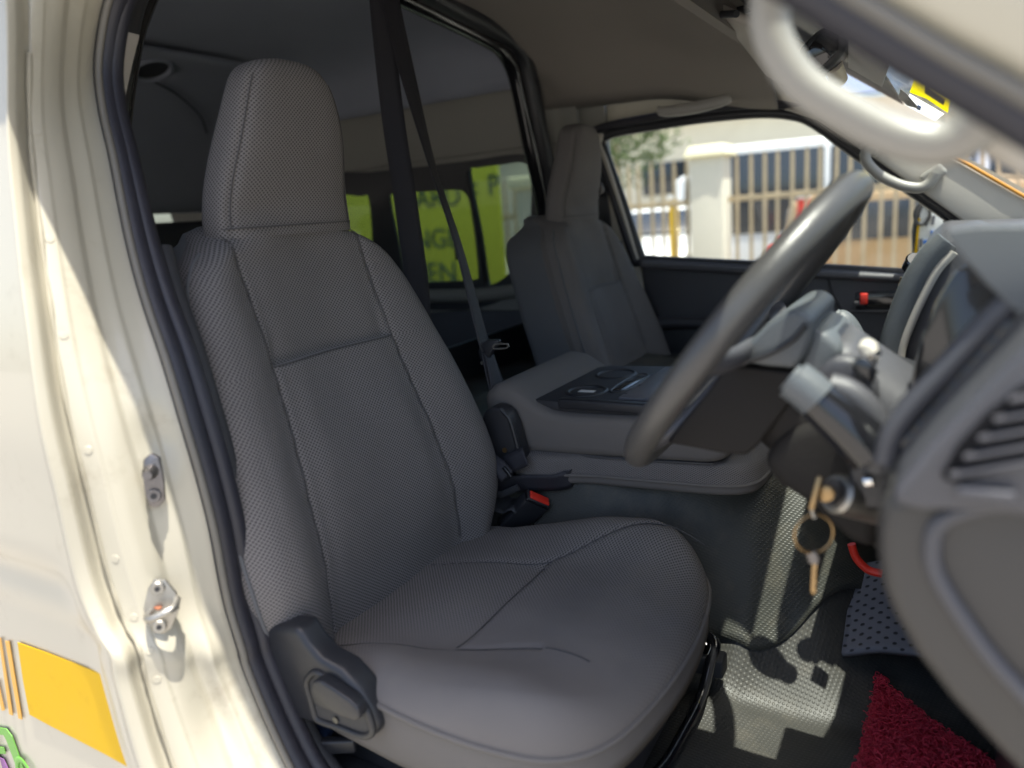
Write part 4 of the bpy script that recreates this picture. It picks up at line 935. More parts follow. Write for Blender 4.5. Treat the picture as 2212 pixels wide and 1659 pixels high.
# grab handles
gh = tube('grab_handle', [(0.690, 0.135, 1.133), (0.685, 0.135, 1.116), (0.684, 0.135, 1.099), (0.690, 0.135, 1.081), (0.704, 0.135, 1.061), (0.727, 0.135, 1.043), (0.750, 0.135, 1.028), (0.769, 0.135, 1.021), (0.782, 0.135, 1.022), (0.791, 0.135, 1.029)], lambda t: .0112 + .003 * (abs(t - .5) * 2) ** 4, 'handle', None, seg=18, k=6)
meta(gh, 'large blurred grey grab handle on the near windscreen pillar', 'grab handle', 'grab handles')
fh = thing('grab_handle', (0.689, 1.540, 1.020), 'small grey grab handle on the far windscreen pillar', 'grab handle', 'grab handles')
tube('grip', [(0.624, 1.525, 1.090), (0.615, 1.525, 1.077), (0.619, 1.525, 1.055), (0.644, 1.525, 1.026), (0.686, 1.525, 1.001), (0.722, 1.525, 0.992), (0.742, 1.525, 1.000), (0.753, 1.525, 1.020)], .0115, 'handle', fh, k=5)
obox('mount', (0.748, 1.540, 1.017), (.8, 0, .6), (0, 1, 0), (.05, .03, .03), 'handle', fh, bev=.008)
obox('mount', (0.622, 1.545, 1.089), (.8, 0, -.6), (0, 1, 0), (.05, .03, .028), 'handle', fh, bev=.008)
ch_ = tube('assist_grip', [(0.153, 1.480, 1.228), (0.172, 1.480, 1.221), (0.222, 1.480, 1.219), (0.278, 1.480, 1.222), (0.320, 1.480, 1.227), (0.330, 1.480, 1.231)], lambda t: .014 * (math.sin(math.pi * (.08 + .84 * t)) ** .4), 'handle', None, seg=14, k=5, flat=.6)
meta(ch_, 'slim grey assist grip in the roof lining above the far window', 'grab handle')

# hoop between cab and rear compartment
hoop = thing('roof_hoop', (-.2, 1.55, 1.0), 'glossy black hoop moulding framing the rear compartment', 'moulding')
HPp = [Vector((-.2, .27, 1.10)), Vector((-.2, .310, 1.22)), Vector((-.2, .355, 1.32)), Vector((-.2, .44, 1.42)), Vector((-.2, .60, 1.475)), Vector((-.2, .78, 1.475))] + [Vector(p) for p in [(-0.200, 0.954, 1.454), (-0.200, 1.111, 1.439), (-0.200, 1.262, 1.424), (-0.200, 1.350, 1.408), (-0.200, 1.404, 1.367), (-0.200, 1.436, 1.291), (-0.200, 1.469, 1.176), (-0.200, 1.510, 1.054), (-0.200, 1.528, 0.952), (-0.200, 1.527, 0.821)]]
tube('hoop_bead', HPp, .020, 'black_gloss', hoop, k=5, seg=14)
tube('hoop_back', [p + Vector((.02, .022 if p.y > .8 else -.02, .02)) for p in HPp], .026, 'black', hoop, k=5, seg=12)
# rear side glazing
sw = thing('rear_side_window', (-.8, 1.6, .9), 'black framed sliding rear window with tinted panes, lime board outside', 'window')
p2 = smoothloop([(-0.485, 1.600, 1.139), (-0.460, 1.600, 1.152), (-0.377, 1.600, 1.153), (-0.314, 1.600, 1.154), (-0.284, 1.600, 1.143), (-0.274, 1.600, 1.111), (-0.279, 1.600, 1.033), (-0.297, 1.600, 0.940), (-0.335, 1.600, 0.870), (-0.389, 1.600, 0.821), (-0.438, 1.600, 0.800), (-0.451, 1.600, 0.811), (-0.463, 1.600, 0.963)], 3)
p1 = smoothloop([(-0.808, 1.600, 1.088), (-0.779, 1.600, 1.103), (-0.659, 1.600, 1.099), (-0.543, 1.600, 1.095), (-0.508, 1.600, 1.081), (-0.492, 1.600, 1.042), (-0.486, 1.600, 0.936), (-0.486, 1.600, 0.836), (-0.502, 1.600, 0.816), (-0.621, 1.600, 0.813), (-0.754, 1.600, 0.811), (-0.779, 1.600, 0.829), (-0.793, 1.600, 0.952)], 3)
p0 = smoothloop([(-1.124, 1.600, 1.097), (-0.930, 1.600, 1.106), (-0.895, 1.600, 1.095), (-0.900, 1.600, 0.957), (-0.912, 1.600, 0.801), (-1.162, 1.600, 0.772)], 3)
plate('window_frame', winR, [p2, p1, p0], 1.602, .012, 'black', sw)
plate('window_pane', p2, [], 1.604, .003, 'glass_tint', sw); plate('window_pane', p1, [], 1.604, .003, 'glass_tint', sw); plate('window_pane', p0, [], 1.604, .003, 'glass_tint', sw)
tube('slider_bar', [Vector((p[0], 1.592, p[2])) for p in ((-0.491, 1.600, 1.143), (-0.477, 1.600, 0.992), (-0.465, 1.600, 0.806))], .008, 'black', sw)
rbox('window_catch', (-0.556, 1.590, 0.904), (.012, .01, .05), 'black', sw, bev=.003)

# ================================================================ DASHBOARD
da = thing('dashboard', (.85, .6, .5), 'grey van dashboard whose near end fills the right edge of the picture', 'dashboard')
prism('end_panel', [(0.753, 0.126, 0.818), (0.751, 0.126, 0.805), (0.750, 0.126, 0.789), (0.751, 0.126, 0.771), (0.754, 0.126, 0.750), (0.760, 0.126, 0.734), (0.774, 0.126, 0.708), (0.795, 0.126, 0.680), (0.823, 0.126, 0.650), (0.848, 0.126, 0.625), (0.894, 0.126, 0.644), (0.877, 0.126, 0.839), (0.824, 0.126, 0.832)], (0, .10, 0), 'dash_low', da, bev=.016, seg=4)
tube('panel_groove', [(0.850, 0.125, 0.814), (0.818, 0.125, 0.818), (0.798, 0.125, 0.812), (0.784, 0.125, 0.801), (0.781, 0.125, 0.786), (0.784, 0.125, 0.768), (0.798, 0.125, 0.743), (0.817, 0.125, 0.716), (0.842, 0.125, 0.689)], .0055, 'dash_mid', da, k=5)
prism('vent_pod', [(0.827, 0.112, 0.927), (0.812, 0.112, 0.905), (0.795, 0.112, 0.881), (0.778, 0.112, 0.856), (0.766, 0.112, 0.835), (0.759, 0.112, 0.823), (0.761, 0.112, 0.815), (0.774, 0.112, 0.813), (0.800, 0.112, 0.816), (0.842, 0.112, 0.820), (0.876, 0.112, 0.825), (0.867, 0.112, 0.927)], (0, .09, 0), 'dash_mid', da, bev=.014, seg=4)
prism('vent_opening', [(0.783, 0.108, 0.836), (0.791, 0.108, 0.856), (0.803, 0.108, 0.875), (0.818, 0.108, 0.891), (0.841, 0.108, 0.904), (0.858, 0.108, 0.904), (0.861, 0.108, 0.865), (0.831, 0.108, 0.853), (0.803, 0.108, 0.839), (0.790, 0.108, 0.833)], (0, .010, 0), 'vent_black', da, bev=.002)
for q in range(5):
    va0 = Vector((0.787, 0.106, 0.839)).lerp(Vector((0.816, 0.106, 0.891)), q / 4.6); va1 = Vector((0.829, 0.106, 0.853)).lerp(Vector((0.857, 0.106, 0.902)), q / 4.6)
    obox('vent_slat', va0.lerp(va1, .5), va1 - va0, (0, 1, 0), ((va1 - va0).length * .98, .006, .0026), 'dash_mid', da, bev=.001)
obox('painted_pod_glint', (0.805, 0.106, 0.830), (1, 0, 0), (0, 0, 1), (.028, .007, .006), 'dash_mid', da, bev=.002)  # small bar stands in for the glint along the pod edge
tube('fascia_edge', [(0.815, 0.200, 0.923), (0.798, 0.200, 0.900), (0.781, 0.200, 0.876), (0.764, 0.200, 0.852), (0.754, 0.200, 0.832), (0.750, 0.200, 0.811)], .0085, 'dash_mid', da, k=4)
prism('fascia_strip', [(0.817, 0.206, 0.920), (0.800, 0.206, 0.897), (0.783, 0.206, 0.873), (0.766, 0.206, 0.848), (0.756, 0.206, 0.828), (0.752, 0.206, 0.805), (0.764, 0.206, 0.789), (0.827, 0.206, 0.817), (0.846, 0.206, 0.903)], (0, .05, 0), 'dash', da, bev=.006)
for i in range(9):
    t = i / 8.0
    a_ = Vector((0.812, 0.203, 0.905)); b_ = Vector((0.762, 0.203, 0.828)); c_ = a_.lerp(b_, t)
    obox('fin_slot', c_ + Vector((.006, -.004, 0)), (b_ - a_), (0, 1, 0), (.013, .012, .016), 'black_gloss', da, bev=.002)
# hood over the instruments
def hood(u, v):
    pass
prism('instrument_hood', [(0.779, 0.190, 0.968), (0.781, 0.190, 0.970), (0.787, 0.190, 0.971), (0.798, 0.190, 0.972), (0.819, 0.190, 0.971), (0.877, 0.190, 0.968), (0.886, 0.190, 0.865), (0.845, 0.190, 0.895), (0.823, 0.190, 0.915), (0.813, 0.190, 0.925), (0.802, 0.190, 0.937), (0.790, 0.190, 0.952)], (.05, .22, -.055), 'dash', da, bev=.012, seg=4)
prism('instrument_recess', [(0.757, 0.360, 0.830), (0.763, 0.360, 0.867), (0.774, 0.360, 0.903), (0.786, 0.360, 0.928), (0.802, 0.360, 0.937), (0.862, 0.360, 0.906), (0.898, 0.360, 0.810), (0.810, 0.360, 0.720), (0.768, 0.360, 0.758)], (.03, .24, -.02), 'black_gloss', da, bev=.006)
# centre stack
BZ = [(0.780, 0.660, 0.933), (0.764, 0.660, 0.915), (0.748, 0.660, 0.885), (0.735, 0.660, 0.845), (0.726, 0.660, 0.808), (0.722, 0.660, 0.775)]
tube('stack_bezel', BZ, .014, 'dash', da, k=5, flat=.8)
tube('bezel_inner', [(0.788, 0.655, 0.920), (0.772, 0.655, 0.899), (0.759, 0.655, 0.869), (0.747, 0.655, 0.835), (0.739, 0.655, 0.806), (0.736, 0.655, 0.777)], .005, 'trim', da, k=5)
prism('stack_end', [(0.780, 0.665, 0.931), (0.764, 0.665, 0.912), (0.747, 0.665, 0.879), (0.733, 0.665, 0.839), (0.725, 0.665, 0.801), (0.721, 0.665, 0.770), (0.746, 0.665, 0.759), (0.791, 0.665, 0.753), (0.883, 0.665, 0.752), (0.894, 0.665, 0.906), (0.819, 0.665, 0.941)], (.0, .33, .0), 'dash_mid', da, bev=.006)
prism('lower_fascia', [(0.730, 0.450, 0.822), (0.729, 0.450, 0.793), (0.732, 0.450, 0.744), (0.745, 0.450, 0.675), (0.890, 0.450, 0.648), (0.877, 0.450, 0.819), (0.765, 0.450, 0.809)], (0, .1, 0), 'black', da, bev=.006)
prism('stack_lower_trim', [(0.742, 0.630, 0.782), (0.749, 0.630, 0.774), (0.754, 0.630, 0.748), (0.749, 0.630, 0.747), (0.742, 0.630, 0.761), (0.735, 0.630, 0.779)], (0, .02, 0), 'dash_mid', da, bev=.003)
prism('far_dash', [(0.776, 1.050, 0.918), (0.751, 1.050, 0.893), (0.729, 1.050, 0.848), (0.718, 1.050, 0.786), (0.723, 1.050, 0.722), (0.950, 1.050, 0.697), (0.934, 1.050, 0.913)], (0, .5, 0), 'dash_mid', da, bev=.01)
prism('dash_top', [(.80, .16, .86), (1.07, .16, .86), (1.07, 1.57, .86), (.80, 1.57, .86)], (0, 0, .03), 'dash', da, bev=.01)
prism('under_dash', [(.86, .12, .30), (1.07, .12, .30), (1.07, 1.57, .30), (.86, 1.57, .30)], (0, 0, .56), 'black', da, bev=.01)
# gadgets held to the centre stack
ph = thing('phone_holder', (0.744, 0.780, 0.893), 'black phone holder with chrome clamp on the centre stack', 'holder')
prism('holder_body', [(0.739, 0.800, 0.901), (0.750, 0.800, 0.913), (0.762, 0.800, 0.907), (0.763, 0.800, 0.900), (0.744, 0.800, 0.859), (0.731, 0.800, 0.832), (0.717, 0.800, 0.817), (0.721, 0.800, 0.844)], (0, .03, 0), 'black_gloss', ph, bev=.004)
prism('holder_cap', [(0.752, 0.795, 0.915), (0.762, 0.795, 0.913), (0.765, 0.795, 0.905), (0.754, 0.795, 0.905), (0.748, 0.795, 0.909)], (0, .035, 0), 'black', ph, bev=.003)
tube('clamp_arm', [(0.748, 0.790, 0.902), (0.741, 0.790, 0.890), (0.735, 0.790, 0.873), (0.731, 0.790, 0.859), (0.730, 0.790, 0.851)], .004, 'chrome', ph, k=4)
tube('clamp_screw', [(0.735, 0.790, 0.877), (0.734, 0.790, 0.869), (0.732, 0.790, 0.863)], .008, 'brass', ph, k=3)
cyl('clamp_knob', (0.745, 0.785, 0.902), (0.739, 0.800, 0.888), .012, 'black_gloss', ph, bev=.002)
tube('cable', [(0.731, 0.785, 0.858), (0.729, 0.785, 0.849), (0.725, 0.785, 0.839), (0.721, 0.785, 0.830)], .0015, 'steel', ph, k=4)
pp = prism('folded_paper', [(0.725, 0.790, 0.845), (0.730, 0.790, 0.847), (0.727, 0.790, 0.819), (0.717, 0.790, 0.783), (0.713, 0.790, 0.773), (0.714, 0.790, 0.803)], (0, .02, 0), 'paper', None, bev=.001)
meta(pp, 'white folded paper tucked behind the centre stack edge', 'paper')
rk = prism('red_switch', [(0.711, 0.770, 0.808), (0.714, 0.770, 0.813), (0.716, 0.770, 0.808), (0.714, 0.770, 0.787), (0.711, 0.770, 0.783), (0.710, 0.770, 0.793)], (0, .015, 0), 'red', None, bev=.002)
meta(rk, 'small red reflector showing at the edge of the centre stack', 'reflector')

# gear lever
gl = thing('gear_lever', (0.665, 0.620, 0.782), 'grey gear lever knob standing behind the steering wheel', 'gear lever')
tube('knob', [(0.697, 0.630, 0.781), (0.689, 0.630, 0.801), (0.680, 0.630, 0.824), (0.671, 0.630, 0.841), (0.662, 0.630, 0.850)], lambda t: .010 + .008 * math.sin(math.pi * min(1, t * 1.05)) ** .6, 'dash', gl, k=6, seg=16)
tube('lever_shaft', [(0.702, 0.630, 0.751), (0.697, 0.630, 0.775)], .012, 'black', gl)
tube('knob_ring', [(0.663, 0.625, 0.830), (0.670, 0.625, 0.836), (0.675, 0.625, 0.837)], .004, 'dash_mid', gl)

# ================================================================ STEERING
wc = Vector((0.604, 0.410, 0.869)); e1 = (Vector((0.702, 0.410, 0.996)) - Vector((0.482, 0.410, 0.708))).normalized(); e2 = Vector((0, 1, 0)); en = e1.cross(e2).normalized()
if en.x > 0: en = -en      # towards the driver
RW = (Vector((0.702, 0.410, 0.996)) - Vector((0.482, 0.410, 0.708))).length / 2 - .014
sw_ = thing('steering_wheel', wc, 'grey steering wheel seen edge-on in front of the driver seat', 'steering wheel')
tube('rim', [wc + e1 * RW * math.cos(a) + e2 * RW * math.sin(a) for a in lin(0, 2 * math.pi, 49)[:-1]], .0148, 'wheel', sw_, closed=True, k=2, seg=18, up=tuple(en))
def hubp(a, b, c): return wc + e1 * a + e2 * b + en * c
prism('hub_pad', [(0.609, 0.335, 0.852), (0.624, 0.335, 0.868), (0.641, 0.335, 0.886), (0.659, 0.335, 0.899), (0.670, 0.335, 0.900), (0.682, 0.335, 0.891), (0.680, 0.335, 0.872), (0.674, 0.335, 0.857), (0.666, 0.335, 0.845), (0.639, 0.335, 0.847)], (0, .15, 0), 'dash', sw_, bev=.012, seg=4)
tube('pad_seam', [(0.676, 0.333, 0.887), (0.665, 0.333, 0.873), (0.647, 0.333, 0.861), (0.627, 0.333, 0.853), (0.615, 0.333, 0.847)], .0028, 'black', sw_, k=4)
prism('hub_cover', [(0.605, 0.340, 0.847), (0.638, 0.340, 0.844), (0.665, 0.340, 0.841), (0.673, 0.340, 0.848), (0.680, 0.340, 0.844), (0.659, 0.340, 0.808), (0.634, 0.340, 0.770), (0.622, 0.340, 0.757), (0.601, 0.340, 0.756), (0.566, 0.340, 0.760), (0.542, 0.340, 0.762), (0.562, 0.340, 0.790), (0.586, 0.340, 0.820)], (0, .14, 0), 'hub_dark', sw_, bev=.012, seg=4)
prism('hub_back', [(0.678, 0.345, 0.883), (0.693, 0.345, 0.876), (0.706, 0.345, 0.861), (0.698, 0.345, 0.843), (0.679, 0.345, 0.812), (0.667, 0.345, 0.826), (0.669, 0.345, 0.847)], (0, .12, 0), 'dash', sw_, bev=.008, seg=3)
for ang in (90, 270, 205, 155):
    a = math.radians(ang); p0_ = hubp(.05 * math.cos(a), .05 * math.sin(a), -.02); p1_ = hubp(RW * math.cos(a), RW * math.sin(a), 0)
    tube('spoke', [p0_, p0_.lerp(p1_, .6) + en * -.006, p1_], lambda t: .016 - .004 * t, 'dash_mid', sw_, flat=.55, up=tuple(e1))
# column shroud
co = thing('steering_column', (.75, .41, .6), 'grey two part steering column shroud with stalks and ignition lock', 'steering column')
ax = -en
def colsec(t):  # centre and half sizes along the shroud
    c = hubp(0, 0, -.055) + ax * (.26 * t) + Vector((0, 0, -.012 * t))
    return c, .060 + .012 * t, .062 + .012 * t
def shroud(u, v, lo):
    c, a, b = colsec(v); th = math.pi * u + (math.pi if lo else 0)
    ca, sa = math.cos(th), math.sin(th)
    q = c + e2 * (b * math.copysign(abs(ca) ** .6, ca)) + e1 * ((a if not lo else a * 1.15) * math.copysign(abs(sa) ** .6, sa))
    return q
grid('upper_shroud', lambda u, v: shroud(u, v, False), lin(0, 1, 24), lin(.08, 1, 16), 'dash_mid', co, thick=.004)
grid('lower_shroud', lambda u, v: shroud(u, v, True), lin(0, 1, 24), lin(.0, 1, 16), 'hub_dark', co, thick=.004)
prism('shroud_front', [shroud(u, .06, False) for u in lin(0, 1, 20)] + [shroud(u, .06, True) for u in lin(0.05, .95, 18)], tuple(ax * .006), 'black', co, bev=0)
# lower skirt running down to the ignition
prism('lower_skirt', [(0.635, 0.335, 0.753), (0.660, 0.335, 0.787), (0.696, 0.335, 0.803), (0.719, 0.335, 0.783), (0.734, 0.335, 0.759), (0.741, 0.335, 0.711), (0.737, 0.335, 0.674), (0.713, 0.335, 0.684), (0.677, 0.335, 0.716), (0.652, 0.335, 0.731)], (0, .14, 0), 'hub_dark', co, bev=.014, seg=4)
tube('skirt_seam', [(0.708, 0.333, 0.787), (0.720, 0.333, 0.758), (0.732, 0.333, 0.733)], .003, 'black', co)
tube('indicator_stalk', [(0.737, 0.270, 0.794), (0.721, 0.270, 0.811), (0.705, 0.270, 0.826), (0.690, 0.270, 0.840)], lambda t: .021 - .004 * t, 'black_gloss', co, k=4, seg=16)
tube('stalk_end', [(0.696, 0.265, 0.837), (0.687, 0.265, 0.845), (0.678, 0.265, 0.852), (0.674, 0.265, 0.855)], lambda t: .0168 if t < .75 else .0125, 'dash', co, k=5, seg=18)
tube('shroud_collar', [(0.741, 0.290, 0.774), (0.739, 0.290, 0.799), (0.730, 0.290, 0.822), (0.716, 0.290, 0.836), (0.701, 0.290, 0.841)], lambda t: .013, 'dash_mid', co, k=5)
prism('shroud_cap', [(0.679, 0.340, 0.837), (0.696, 0.340, 0.857), (0.712, 0.340, 0.857), (0.724, 0.340, 0.849), (0.734, 0.340, 0.833), (0.736, 0.340, 0.813), (0.717, 0.340, 0.819), (0.695, 0.340, 0.825)], (0, .05, 0), 'dash_mid', co, bev=.01, seg=3)
prism('shroud_side', [(0.722, 0.360, 0.845), (0.734, 0.360, 0.842), (0.740, 0.360, 0.821), (0.742, 0.360, 0.782), (0.736, 0.360, 0.764), (0.731, 0.360, 0.798)], (0, .05, 0), 'dash_mid', co, bev=.004)
prism('shroud_bracket', [(0.717, 0.330, 0.869), (0.724, 0.330, 0.872), (0.732, 0.330, 0.867), (0.734, 0.330, 0.852), (0.729, 0.330, 0.848), (0.720, 0.330, 0.858)], (0, .03, 0), 'trim', co, bev=.004)
prism('bracket_gap', [(0.716, 0.300, 0.859), (0.724, 0.300, 0.865), (0.736, 0.300, 0.854), (0.733, 0.300, 0.842), (0.721, 0.300, 0.846)], (0, .01, 0), 'black_gloss', co, bev=.002)
cyl('screw_head', (0.730, 0.330, 0.864), (0.732, 0.330, 0.860), .006, 'chrome', co)
rbox('switch_block', (0.733, 0.300, 0.762), (.03, .02, .05), 'black', co, bev=.004)
cyl('switch_knob', (0.730, 0.290, 0.762), (0.736, 0.290, 0.764), .006, 'chrome', co)
ig = Vector((0.713, 0.300, 0.745))
cyl('ignition_barrel', ig + Vector((.03, .03, -.02)), ig + Vector((-.006, -.012, .004)), .0175, 'steel', co, bev=.003)
cyl('ignition_face', ig + Vector((-.006, -.012, .004)), ig + Vector((-.008, -.014, .005)), .012, 'steel_dark', co)
# keys
ke = thing('key_bunch', (0.698, 0.270, 0.753), 'brass ignition key with ring and second key hanging below it', 'keys')
prism('key_head', [(0.697, 0.272, 0.758), (0.701, 0.272, 0.761), (0.707, 0.272, 0.760), (0.710, 0.272, 0.755), (0.708, 0.272, 0.749), (0.703, 0.272, 0.745), (0.697, 0.272, 0.747)], (0, .004, 0), 'brass', ke, bev=.0012)
obox('key_head_frame', (0.695, 0.268, 0.755), (.2, .2, 1), (1, 0, 0), (.030, .005, .005), 'brass', ke, bev=.0015)
tube('key_link', [(0.695, 0.268, 0.748), (0.693, 0.268, 0.743), (0.693, 0.268, 0.736), (0.695, 0.268, 0.733)], .0022, 'steel', ke, k=4)
rc_ = Vector((0.694, 0.268, 0.718)); r_ = .0165
tube('key_ring', [rc_ + Vector((.86, .5, 0)) * (r_ * math.cos(a)) + Vector((0, 0, 1)) * (r_ * 1.06 * math.sin(a)) for a in lin(0, 2 * math.pi, 33)[:-1]], .0013, 'brass', ke, closed=True, k=1, seg=10)
tube('second_key_head', [(0.691, 0.268, 0.700), (0.694, 0.268, 0.696), (0.694, 0.268, 0.691)], lambda t: .0060 - .001 * t, 'steel_dark', ke, flat=.4, k=4)
prism('second_key_blade', [(0.693, 0.268, 0.692), (0.697, 0.268, 0.691), (0.697, 0.268, 0.685), (0.696, 0.268, 0.683), (0.697, 0.268, 0.680), (0.696, 0.268, 0.677), (0.697, 0.268, 0.673), (0.696, 0.268, 0.670), (0.697, 0.268, 0.664), (0.694, 0.268, 0.660), (0.692, 0.268, 0.664)], (0, .002, 0), 'brass', ke, bev=.0006)

# ================================================================ FOOTWELL
fo = grid('foot_pad', lambda u, v: Vector((.675 + .21 * u, .70 + .14 * v + .03 * u, .345 + .075 * v - .01 * sst(.25 - u, 0, .25) + .006 * math.sin(3 * u))), lin(0, 1, 24), lin(0, 1, 20), 'pedal', None, uvf=lambda u, v, p: (u * .2, v * .16), thick=.012)
meta(fo, 'grey perforated rubber footrest deep in the footwell', 'footrest')
rl2 = tube('red_cable', [(0.679, 0.750, 0.490), (0.686, 0.750, 0.469), (0.702, 0.750, 0.453), (0.721, 0.750, 0.450)], .006, 'red', None, k=5); meta(rl2, 'red cable loop under the dashboard', 'cable')
# coiled red mat: backing plus thousands of little loops
cm = thing('coil_mat', (.76, .6, .3), 'red coiled vinyl mat lying on the dark footwell floor', 'mat')
MA = Vector((0.721, 0.706, 0.315)); MB_ = Vector((0.711, 0.493, 0.315)); MC = Vector((0.860, 0.578, 0.315))
u_ = (MB_ - MA).normalized(); v_ = (MC - MA).normalized()
LU, LV = .44, .36
def mpt(a, b, h=0):
    p = MA + u_ * a + v_ * b; p.z = max(tunnel(p.x, p.y) + wrinkle(p.x, p.y), .285) + .008 + h; return p
grid('mat_backing', lambda a, b: mpt(a, b, .001), lin(0, LU, 24), lin(0, LV, 24), 'redmat', cm, thick=.004)
V = []; F = []
for i in range(9000):
    a, b = random.random() * LU, random.random() * LV
    if random.random() < .3: a = random.random() ** 2 * LU
    c = mpt(a, b, .004 + random.random() * .009); th = random.random() * 6.28; r = .0028 + random.random() * .003
    d1 = Vector((math.cos(th), math.sin(th), random.uniform(-.5, .5))).normalized(); d2 = Vector((random.uniform(-1, 1), random.uniform(-1, 1), random.uniform(.2, 1))).normalized()
    base = len(V); nseg = 6; sweep = random.uniform(2.6, 5.2); tr = .0008
    for s in range(nseg + 1):
        g_ = sweep * s / nseg; p = c + d1 * r * math.cos(g_) + d2 * r * math.sin(g_)
        rad = (p - c).normalized(); nn = d1.cross(d2).normalized()
        for q in range(3):
            ph_ = 2.094 * q; V.append(p + rad * tr * math.cos(ph_) + nn * tr * math.sin(ph_))
    for s in range(nseg):
        for q in range(3): F.append((base+s*3+q, base+s*3+(q+1) % 3, base+s*3+3+(q+1) % 3, base+s*3+3+q))
me = bpy.data.meshes.new('coil_loops'); me.from_pydata([tuple(v) for v in V], [], F); me.update()
me.polygons.foreach_set('use_smooth', [True] * len(me.polygons))
meta(mesh_obj('coil_loops', me, 'redmat', cm), kind='stuff')

# ================================================================ OUTSIDE
# outside mirror on the far door
om = thing('side_mirror', (0.743, 1.820, 0.881), 'far door mirror back covered with white printed stickers and a yellow edge', 'mirror')
prism('mirror_back', [(0.705, 1.800, 0.814), (0.701, 1.800, 0.884), (0.707, 1.800, 0.936), (0.720, 1.800, 0.956), (0.760, 1.800, 0.960), (0.775, 1.800, 0.948), (0.781, 1.800, 0.857), (0.767, 1.800, 0.812)], (0, .09, 0), 'black', om, bev=.01, seg=3)
prism('white_film', [(0.720, 1.796, 0.823), (0.715, 1.796, 0.884), (0.720, 1.796, 0.929), (0.727, 1.796, 0.947), (0.761, 1.796, 0.951), (0.767, 1.796, 0.942), (0.773, 1.796, 0.858), (0.761, 1.796, 0.822)], (0, .004, 0), 'white', om, bev=.001)
prism('yellow_edge', [(0.715, 1.794, 0.814), (0.710, 1.794, 0.817), (0.713, 1.794, 0.878), (0.716, 1.794, 0.918), (0.720, 1.794, 0.916), (0.718, 1.794, 0.861)], (0, .004, 0), 'yellow', om, bev=.001)
mc = Vector((0.724, 1.792, 0.927))
tube('black_ring', [mc + Vector((.017 * math.cos(a), 0, .026 * math.sin(a))) for a in lin(0, 6.283, 21)[:-1]], .004, 'black', om, closed=True, k=1)
prism('blue_triangle', [(0.744, 1.792, 0.887), (0.757, 1.792, 0.872), (0.745, 1.792, 0.862)], (0, .003, 0), 'blue', om, bev=0)
for q in ([(0.732, 1.792, 0.917), (0.738, 1.792, 0.917), (0.736, 1.792, 0.896), (0.731, 1.792, 0.897)], [(0.746, 1.792, 0.921), (0.753, 1.792, 0.920), (0.751, 1.792, 0.898), (0.744, 1.792, 0.898)], [(0.720, 1.792, 0.865), (0.727, 1.792, 0.865), (0.727, 1.792, 0.843), (0.721, 1.792, 0.843)]): prism('printed_bar', q, (0, .003, 0), 'greydark', om, bev=0)
prism('blue_mark', [(0.729, 1.792, 0.860), (0.737, 1.792, 0.862), (0.736, 1.792, 0.853), (0.729, 1.792, 0.853)], (0, .003, 0), 'blue', om, bev=0)

# palisade fence with masonry piers
FY = 6.5
def pier(x, w, h, label):
    t = thing('fence_pier', (x, FY, -.5), label, 'pier', 'masonry piers of the fence')
    rbox('shaft', (x, FY, (-.5 + h) / 2), (w, w, h + .5), 'wall', t, bev=.01)
    rbox('capstone', (x, FY, h + .05), (w + .10, w + .10, .10), 'cap', t, bev=.02, taper=(.8, .8))
    return t
pier(-1.09, .30, 1.38, 'pale plastered fence pier with a cream capstone, seen through the far window')
pier(-7.6, .45, 1.6, 'far pale fence pier hidden left of the lime board')
fe = thing('palisade_fence', (.5, FY, -.5), 'weathered steel palisade fence across the far window', 'fence')
bar_me = None
x = -3.4; k = 0
while x < 5.2:
    if abs(x + 1.09) > .2:
        if bar_me is None:
            o = prism('fence_bar', [(0, 0, 0), (.03, 0, 0), (.03, 0, 1.78), (.015, 0, 1.86), (0, 0, 1.78)], (0, .012, 0), 'fence', fe, bev=0); bar_me = o.data
        else: o = mesh_obj('fence_bar', bar_me, None, fe)
        o.location = (x, FY + .02 * (k % 2), -.45)
    x += .115 + .012 * math.sin(k * 2.3); k += 1
for z in (-.1, 1.0): rbox('fence_rail', (.9, FY + .03, z), (8.8, .03, .05), 'fence', fe, bev=.004)
# lime board with lettering and a pale post, seen through the rear glass
bo = thing('sign_board', (-2.7, 4.55, -.5), 'lime green sign board with dark lettering outside the rear windows', 'sign')
rbox('board', (-3.25, 4.55, .80), (2.2, .04, 1.30), 'lime', bo, bev=.005)
for s_, x_, z_, h_ in (('ARD F', -2.93, 1.12, .22), ('P', -2.24, 1.17, .22), ('CHANGE', -3.45, .80, .22), ('KITCHEN', -3.60, .52, .24), ('HARD', -2.95, .22, .22)):
    text('lettering', s_, (x_, 4.522, z_), (1, 0, 0), (0, 0, 1), h_, 'signink', bo, ext=.003)
rbox('board_leg', (-2.5, 4.60, -.1), (.06, .05, .9), 'steel_dark', bo, bev=.004); rbox('board_leg', (-4.0, 4.60, -.1), (.06, .05, .9), 'steel_dark', bo, bev=.004)
po = thing('gate_post', (-1.92, 4.7, -.5), 'pale blue grey gate post beside the lime board', 'post')
rbox('shaft', (-1.90, 4.7, .35), (.26, .26, 1.7), 'wall', po, bev=.01); rbox('capstone', (-1.90, 4.7, 1.24), (.34, .34, .09), 'cap', po, bev=.015)

